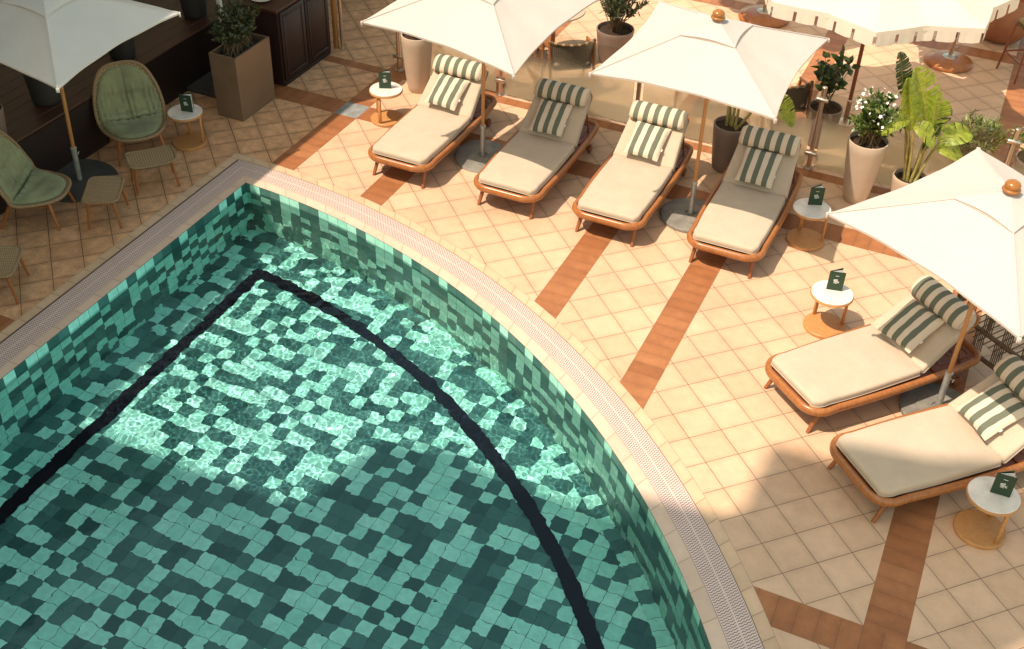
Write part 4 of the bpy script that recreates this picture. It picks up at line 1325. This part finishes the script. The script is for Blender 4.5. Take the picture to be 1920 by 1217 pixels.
# ------------------------------------------------------------------ wicker armchairs and stools
def shell_curve(s):
    """side profile: s 0 = top of back, 1 = front of seat; local y forward, z up"""
    P = [V((-.41, 1.0)), V((-.34, .71)), V((-.26, .455)), V((-.14, .33)), V((.10, .325)), V((.36, .355))]
    t = s*(len(P)-1); i = min(int(t), len(P)-2); f = t-i
    p0 = P[max(i-1, 0)]; p1 = P[i]; p2 = P[i+1]; p3 = P[min(i+2, len(P)-1)]
    return .5*((2*p1)+(p2-p0)*f+(2*p0-5*p1+4*p2-p3)*f*f+(3*p1-p0-3*p2+p3)*f**3)
def shell_w(s):
    q = 2*s-1
    return (.40 if q < 0 else .385)*(max(0, 1-abs(q)**2.7))**.45
def shell_point(a, r, off=0, scale=1.0):
    """polar coordinates on the oval shell"""
    s = .5-.5*cos(a)*r; 
    q = sin(a)*r
    s_e = .5-.5*(cos(a))*r
    return s, q
def shell_pos(s, x, off):
    c = shell_curve(s)
    d = shell_curve(min(1, s+.01))-shell_curve(max(0, s-.01)); d.normalize()
    nrm = V((-d.y, d.x))      # points forward / up
    if nrm.x < 0 and nrm.y < 0: nrm = -nrm
    k_ = min(1, max(0, (s-.42)/.28)); k_ = k_*k_*(3-2*k_)
    lift = .62*(x*x)*(1.15-.6*k_)
    p = c+nrm*(off+lift)
    return V((x, p.x, p.y))
def oval(a, r):
    """superellipse parameterisation -> (s, x)"""
    ca, sa = cos(a), sin(a)
    e = .78
    cs = math.copysign(abs(ca)**e, ca); sn = math.copysign(abs(sa)**e, sa)
    s = .5-.5*cs*r
    wid = .40+.022*cs
    return s, wid*sn*r
def make_armchair(loc, rz, label):
    t = thing('wicker_armchair', label, 'armchair', loc, rz, 'wicker armchairs with green cushions')
    def sheet(off, rmax, nr=14, na=56, wr=None):
        def f(u, v):
            a = u*2*PI; r = v*rmax
            s, x = oval(a, max(r, .002))
            o = off if wr is None else wr(s, x, v)
            return shell_pos(s, x, o)
        return f, na, nr
    mb = MB()
    f, na, nr = sheet(0, 1.0)
    mb.surf(f, na, nr, uvscale=(2.3, .45))
    f2, na, nr = sheet(-.025, 1.0)
    mb.surf(f2, na, nr, uvscale=(2.3, .45), flip=True)
    mb.build('wicker_shell', M['wicker'], t, angle=80)
    mb = MB(); mb.tube([shell_pos(*oval(2*PI*k/72, 1.0), -.010) for k in range(72)], .021, 9, True); mb.build('wicker_rim', M['wicker_rim'], t, angle=80)
    # quilted cushion
    rg = random.Random(2)
    def quilt(s, x, v):
        e = max(0, 1-v**6)**.5
        h = .075*e
        for s0, dp, wdt in ((.60, .058, .020), (.44, .018, .018), (.25, .022, .018)):
            ss = s+.10*x*x
            h -= dp*math.exp(-((ss-s0)/wdt)**2)*e
            h += .011*e*sin(x*74+sin(x*23)*2+s0*40)*math.exp(-((ss-s0-.03)/.050)**2)
            h += .008*e*sin(x*57+1.3+cos(x*31)*2)*math.exp(-((ss-s0+.045)/.045)**2)
        h -= .020*e*math.exp(-(x/.016)**2)*(1 if s < .55 else .0)
        h += .005*e*sin(s*41+x*9)
        return .006+max(h, -.0)
    mb = MB()
    f, na, nr = sheet(0, .93, 44, 120, quilt)
    mb.surf(f, na, nr)
    mb.build('seat_cushion', M['sage'], t, angle=180)
    for sx in (-1, 1):
        l = MB(); l.tube([(sx*.235, .22, .32), (sx*.29, .29, 0)], [.023, .015], 8); l.build('leg', M['teak'], t)
        l = MB(); l.tube([(sx*.22, -.20, .32), (sx*.29, -.36, 0)], [.023, .015], 8); l.build('leg', M['teak'], t)
        l = MB(); l.tube([(sx*.24, .225, .27), (sx*.23, -.21, .27)], .014, 6); l.build('side_rail', M['teak'], t)
    l = MB(); l.tube([(-.24, .222, .285), (.24, .222, .285)], .016, 6); l.build('front_rail', M['teak'], t)
    return t
A0 = make_armchair((-9.26, 9.46, 0), rad(-40-90), 'upright wicker armchair with sage cushion beside the shaded side table')
dup(A0, (-9.30, 7.80, 0), rad(25-90), 'wicker armchair with sage cushion cut off by the left photo edge')

def make_stool(loc, rz, label):
    t = thing('wicker_footstool', label, 'footstool', loc, rz, 'wicker footstools before the armchairs')
    out = densify(rrect(-.27, .27, -.19, .19, .075, 6), .03)
    def zz(x): return .355+.16*x*x*1.5
    mb = MB()
    n, m = 26, 16
    def f(u, v):
        a, b = 2*u-1, 2*v-1
        # square to rounded square
        x = .265*a*math.sqrt(max(0, 1-.22*b*b*abs(a)**3)); y = .185*b*math.sqrt(max(0, 1-.22*a*a*abs(b)**3))
        return V((x, y, zz(x)+.006*(1-a*a)*(1-b*b)))
    mb.surf(f, n, m, uvscale=(.54, .38))
    mb.surf(lambda u, v: f(u, v)-V((0, 0, .022)), n, m, uvscale=(.54, .38), flip=True)
    mb.build('woven_seat', M['wicker'], t, angle=80)
    mb = MB(); mb.tube([(x, y, zz(x)-.008) for x, y in out], .016, 8, True); mb.build('wicker_rim', M['wicker_rim'], t, angle=80)
    for sx in (-1, 1):
        for sy in (-1, 1):
            l = MB(); l.tube([(sx*.205, sy*.135, .355), (sx*.245, sy*.175, 0)], [.020, .014], 8); l.build('leg', M['teak'], t)
        l = MB(); l.tube([(sx*.212, -.14, .31), (sx*.212, .14, .31)], .012, 6); l.build('side_rail', M['teak'], t)
    return t
F0 = make_stool((-8.60, 8.94, 0), rad(49), 'footstool between the upright armchair and the pool corner')
dup(F0, (-8.61, 8.12, 0), rad(-59), 'footstool in front of the armchair at the left edge')
dup(F0, (-8.63, 6.55, 0), rad(-60), 'footstool cut by the left photo edge beside the pool grate')

# ------------------------------------------------------------------ rope dining chairs, table beyond the fence
def make_rope_chair(loc, rz, label):
    t = thing('rope_dining_chair', label, 'chair', loc, rz, 'rope dining chairs beyond the fence')
    # local: faces +y; back at y=-.26
    def backp(u, z): 
        x = -.30+.60*u
        return V((x, -.27+.14*(2*u-1)**2-.10*(z-.45), z))
    mb = MB(); mb.surf(lambda u, v: backp(u, .42+.34*v), 20, 10, uvscale=(.62, .34)); mb.surf(lambda u, v: backp(u, .42+.34*v)+V((0, .016, 0)), 20, 10, uvscale=(.62, .34), flip=True)
    mb.build('woven_back', M['ropeweave'], t, angle=80)
    mb = MB(); mb.tube([backp(k/16, .775) for k in range(17)], .020, 8, uvs=True); mb.build('top_rail', M['ropewrap'], t, angle=80)
    mb = MB(); mb.slab(densify(rrect(-.27, .27, -.25, .25, .05), .06), .40, .44, .012); mb.build('seat', M['ropeweave'], t)
    mb = MB(); mb.slab(densify(rrect(-.25, .25, -.22, .24, .06), .05), .442, .49, .018, .008); mb.build('seat_cushion', M['cushion'], t, angle=70)
    for sx in (-1, 1):
        l = MB(); l.tube([(sx*.31, -.14, .78), (sx*.30, -.20, .42), (sx*.29, -.30, 0)], [.020, .021, .015], 8); l.build('leg', M['teak'], t)
        l = MB(); l.tube([(sx*.31, .22, .62), (sx*.30, .24, .40), (sx*.29, .27, 0)], [.020, .020, .015], 8); l.build('leg', M['teak'], t)
        l = MB(); l.tube([(sx*.31, -.16, .70), (sx*.315, .06, .655), (sx*.31, .25, .625)], .020, 8); l.build('armrest', M['teak'], t)
    return t
C0 = make_rope_chair((-5.19, 13.46, 0), rad(36), 'rope-backed dining chair seen from behind between the two white umbrellas')
dup(C0, (-2.30, 13.62, 0), rad(32), 'rope-backed dining chair partly hidden by right corner of the middle umbrella')
dup(C0, (-3.35, 13.60, 0), rad(10), 'rope chair mostly hidden under the middle umbrella behind frosted glass')
dup(C0, (-6.15, 13.95, 0), rad(-70), 'rope dining chair behind the corner tip of the top umbrella')
t = thing('round_dining_table', 'pale round dining table beyond the fence behind the top umbrella', 'table', (-5.75, 14.25, 0))
mb = MB(); mb.lathe([(.43, .725), (.44, .73), (.44, .748), (.435, .752)], 48); mb.build('tabletop', M['pot_beige'], t)
mb = MB(); mb.lathe([(.03, .02), (.03, .725)], 16); mb.build('column', M['teak'], t)
mb = MB(); mb.lathe([(.24, 0), (.24, .02), (.05, .03)], 32); mb.build('base', M['teak'], t)

# dark rope lounge chair behind the angled lounger
t = thing('lattice_armchair', 'brown armchair with open rope lattice back under the right umbrella', 'armchair', (.93, 9.98, 0), rad(-36))
mb = MB()
fr = []
for z in (.74, .46, .16):
    mb.tube([(-.46, -.30-.08*(z-.4), z), (.46, -.30-.08*(z-.4), z)], .024, 8)
for x in (-.46, .46): mb.tube([(x, -.26, .0), (x, -.33, .76)], .024, 8); mb.tube([(x, .34, 0), (x, .34, .58)], .022, 8); mb.tube([(x, -.32, .60), (x, .36, .58)], .024, 8)
mb.build('frame', M['rope_dark'], t, angle=60)
mb = MB()
for g_ in range(4):
    for row, (z0, z1) in enumerate(((.16, .46), (.46, .74))):
        xc = -.36+.235*g_+(.06 if row else -.0)
        for k in range(6):
            x = xc-.05+.020*k
            if abs(x) < .45: mb.tube([(x, -.30-.08*(z0-.4), z0), (x, -.30-.08*(z1-.4), z1)], .006, 5)
mb.build('rope_lattice', M['rope_dark'], t, angle=80)
mb = MB()
for k in range(15): mb.tube([(-.44+.063*k, -.30, .33), (-.44+.063*k, .33, .36)], .007, 5)
mb.build('rope_seat', M['rope_dark'], t, angle=80)

# bar stool top right
t = thing('bar_stool', 'tall dark wooden bar stool with olive cushions in the top right corner', 'bar stool', (.47, 16.90, 0), rad(35))
mb = MB(); mb.slab(densify(rrect(-.22, .22, -.21, .21, .06), .06), .70, .74, .012); mb.build('seat', M['rope_dark'], t)
mb = MB(); mb.slab(densify(rrect(-.21, .21, -.20, .20, .07), .06), .742, .80, .022, .01); mb.build('seat_cushion', M['olive'], t, angle=70)
for sx in (-1, 1):
    for sy in (-1, 1):
        l = MB(); l.tube([(sx*.20, sy*.19, .72), (sx*.26, sy*.25, 0)], [.020, .014], 8); l.build('leg', M['redwood'], t)
    l = MB(); l.tube([(sx*.235, -.225, .28), (sx*.235, .225, .28)], .013, 6); l.build('stretcher', M['redwood'], t)
    l = MB(); l.tube([(sx*.235*1, -.19, .70), (sx*.22, -.24, 1.12)], .018, 8); l.build('back_post', M['redwood'], t)
for s in (-1, 1):
    l = MB(); l.tube([(-.235, s*.225, .28), (.235, s*.225, .28)], .013, 6); l.build('stretcher', M['redwood'], t)
mb = MB(); mb.slab(densify(rrect(-.20, .20, -.13, .13, .05), .05), 0, .06, .022, .01, T=Matrix.Translation((0, -.20, .97)) @ Matrix.Rotation(rad(-96), 4, 'X')); mb.build('back_cushion', M['olive'], t, angle=70)

# ------------------------------------------------------------------ buildings behind and beside the viewer (they cast the big shadows)
EL, AZ = rad(59.5), rad(50.6)
SUN = V((cos(AZ)*cos(EL), sin(AZ)*cos(EL), -sin(EL)))
def hotel():
    t = thing('hotel_building', 'cream rendered hotel facade with stepped roofline behind the viewpoint', 'building', (0, -1.6, 0))
    yw = -1.6
    ground = [(-9.5, 5.45), (-7.4, 5.45), (-5.25, 5.52), (-4.98, 5.62), (-4.92, 6.05), (-4.84, 6.38), (-4.62, 6.60), (-4.3, 6.71), (-3.98, 6.80), (-3.7, 6.73), (-3.35, 6.68), (-2.4, 6.72), (-1.9, 6.72), (-1.25, 6.80), (-.95, 6.86), (-.85, 7.0), (-.845, 7.5), (-.83, 7.84), (-.66, 7.88), (-.33, 7.89), (.2, 7.98), (.66, 8.06), (1.07, 8.27), (1.5, 8.3), (2.6, 8.3)]
    top = []
    for x, y in ground:
        k = (y-yw)/SUN.y
        top.append((x-SUN.x*k, -SUN.z*k))
    mb = MB()
    prof = [(top[0][0], 0)] + [(top[-1][0], 0)] + list(reversed(top))
    n = len(prof)
    for dy in (0, -.35):
        pass
    vs = [(x, 0, z) for x, z in prof]+[(x, -.4, z) for x, z in prof]
    tris = geometry.tessellate_polygon([[V((x, z, 0)) for x, z in prof]])
    fs = [list(q) for q in tris]+[[i+n for i in q] for q in tris]
    fs += [[i, (i+1) % n, n+(i+1) % n, n+i] for i in range(n)]
    mb.add(vs, fs); mb.build('wall', M['facade'], t, smooth=False)
    for fl_ in range(4):
        for k in range(4):
            w = MB(); x = -13.4+k*2.5; z = 2.0+fl_*3.2
            w.box((x, .012, z), (1.2, .02, 1.7)); wi = w.build('window', M['winglass'], t, smooth=False)
            f_ = MB()
            for (dx, dz, sx, sz) in ((0, .88, 1.36, .08), (0, -.88, 1.36, .08), (-.64, 0, .08, 1.7), (.64, 0, .08, 1.7)): f_.box((x+dx, .03, z+dz), (sx, .06, sz))
            f_.build('frame', M['whitepaint'], wi, smooth=False)
    return t
hotel()
t = thing('side_wing', 'low cream side wing with overhanging roof slab along the left of the terrace', 'building', (-13.6, 8, 0))
H = 5.2
xe = -7.60+.0-H*SUN.x/-SUN.z
mb = MB(); mb.box((-1.0, 4, H/2), (3.0, 34, H)); mb.build('wall', M['facade'], t, smooth=False)
mb = MB(); mb.box((((xe+13.6)-4.0)/2, 4, H+.06), ((xe+13.6)+4.0, 34, .12)); mb.build('roof', M['rooftile'], t, smooth=False)
for k in range(6):
    w = MB(); w.box((.51, -8+k*4.2, 3.9), (.02, 1.3, 1.6)); w.build('window', M['winglass'], t, smooth=False)

# ------------------------------------------------------------------ camera, sky, sun
cam = bpy.data.cameras.new('camera'); co = bpy.data.objects.new('camera', cam); col.objects.link(co)
r = V((.908, .419, .025)); w = V((-.314, .716, -.623)); 
w.normalize(); r = (r-w*r.dot(w)).normalized(); u = r.cross(w)
co.matrix_world = Matrix(((r.x, u.x, -w.x, 0), (r.y, u.y, -w.y, 0), (r.z, u.z, -w.z, 7.3), (0, 0, 0, 1)))
cam.sensor_width = 36; cam.lens = 40.351; cam.clip_end = 400; cam.clip_start = .05
sc.camera = co

wd = bpy.data.worlds.new('World'); sc.world = wd; wd.use_nodes = True
nt = wd.node_tree; bg = nt.nodes['Background']
sky = nt.nodes.new('ShaderNodeTexSky'); sky.sky_type = 'NISHITA'; sky.sun_disc = False
sky.sun_elevation = EL
sdir = -SUN
sky.sun_rotation = math.atan2(sdir.x, sdir.y)
warm = nt.nodes.new('ShaderNodeMix'); warm.data_type = 'RGBA'; warm.blend_type = 'MULTIPLY'; warm.inputs[0].default_value = 1
warm.inputs[7].default_value = (2.4, 2.2, 1.48, 1)
nt.links.new(sky.outputs[0], warm.inputs[6]); nt.links.new(warm.outputs[2], bg.inputs[0])
bg.inputs[1].default_value = .15

sl = bpy.data.lights.new('sun', 'SUN'); so = bpy.data.objects.new('sun', sl); col.objects.link(so)
sl.energy = 5.0; sl.angle = rad(.53); sl.color = (1.12, 1.0, .85)
so.rotation_euler = SUN.to_track_quat('-Z', 'Y').to_euler()
sl.cycles.is_caustics_light = True

sc.view_settings.view_transform = 'Standard'; sc.view_settings.look = 'None'
sc.view_settings.exposure = 0; sc.view_settings.gamma = 1
sc.render.engine = 'CYCLES'
sc.cycles.use_denoising = True
sc.cycles.denoiser = 'OPENIMAGEDENOISE'
sc.cycles.caustics_refractive = True; sc.cycles.caustics_reflective = False
sc.cycles.max_bounces = 10; sc.cycles.transmission_bounces = 8; sc.cycles.diffuse_bounces = 4; sc.cycles.transparent_max_bounces = 8
sc.cycles.sample_clamp_indirect = 0
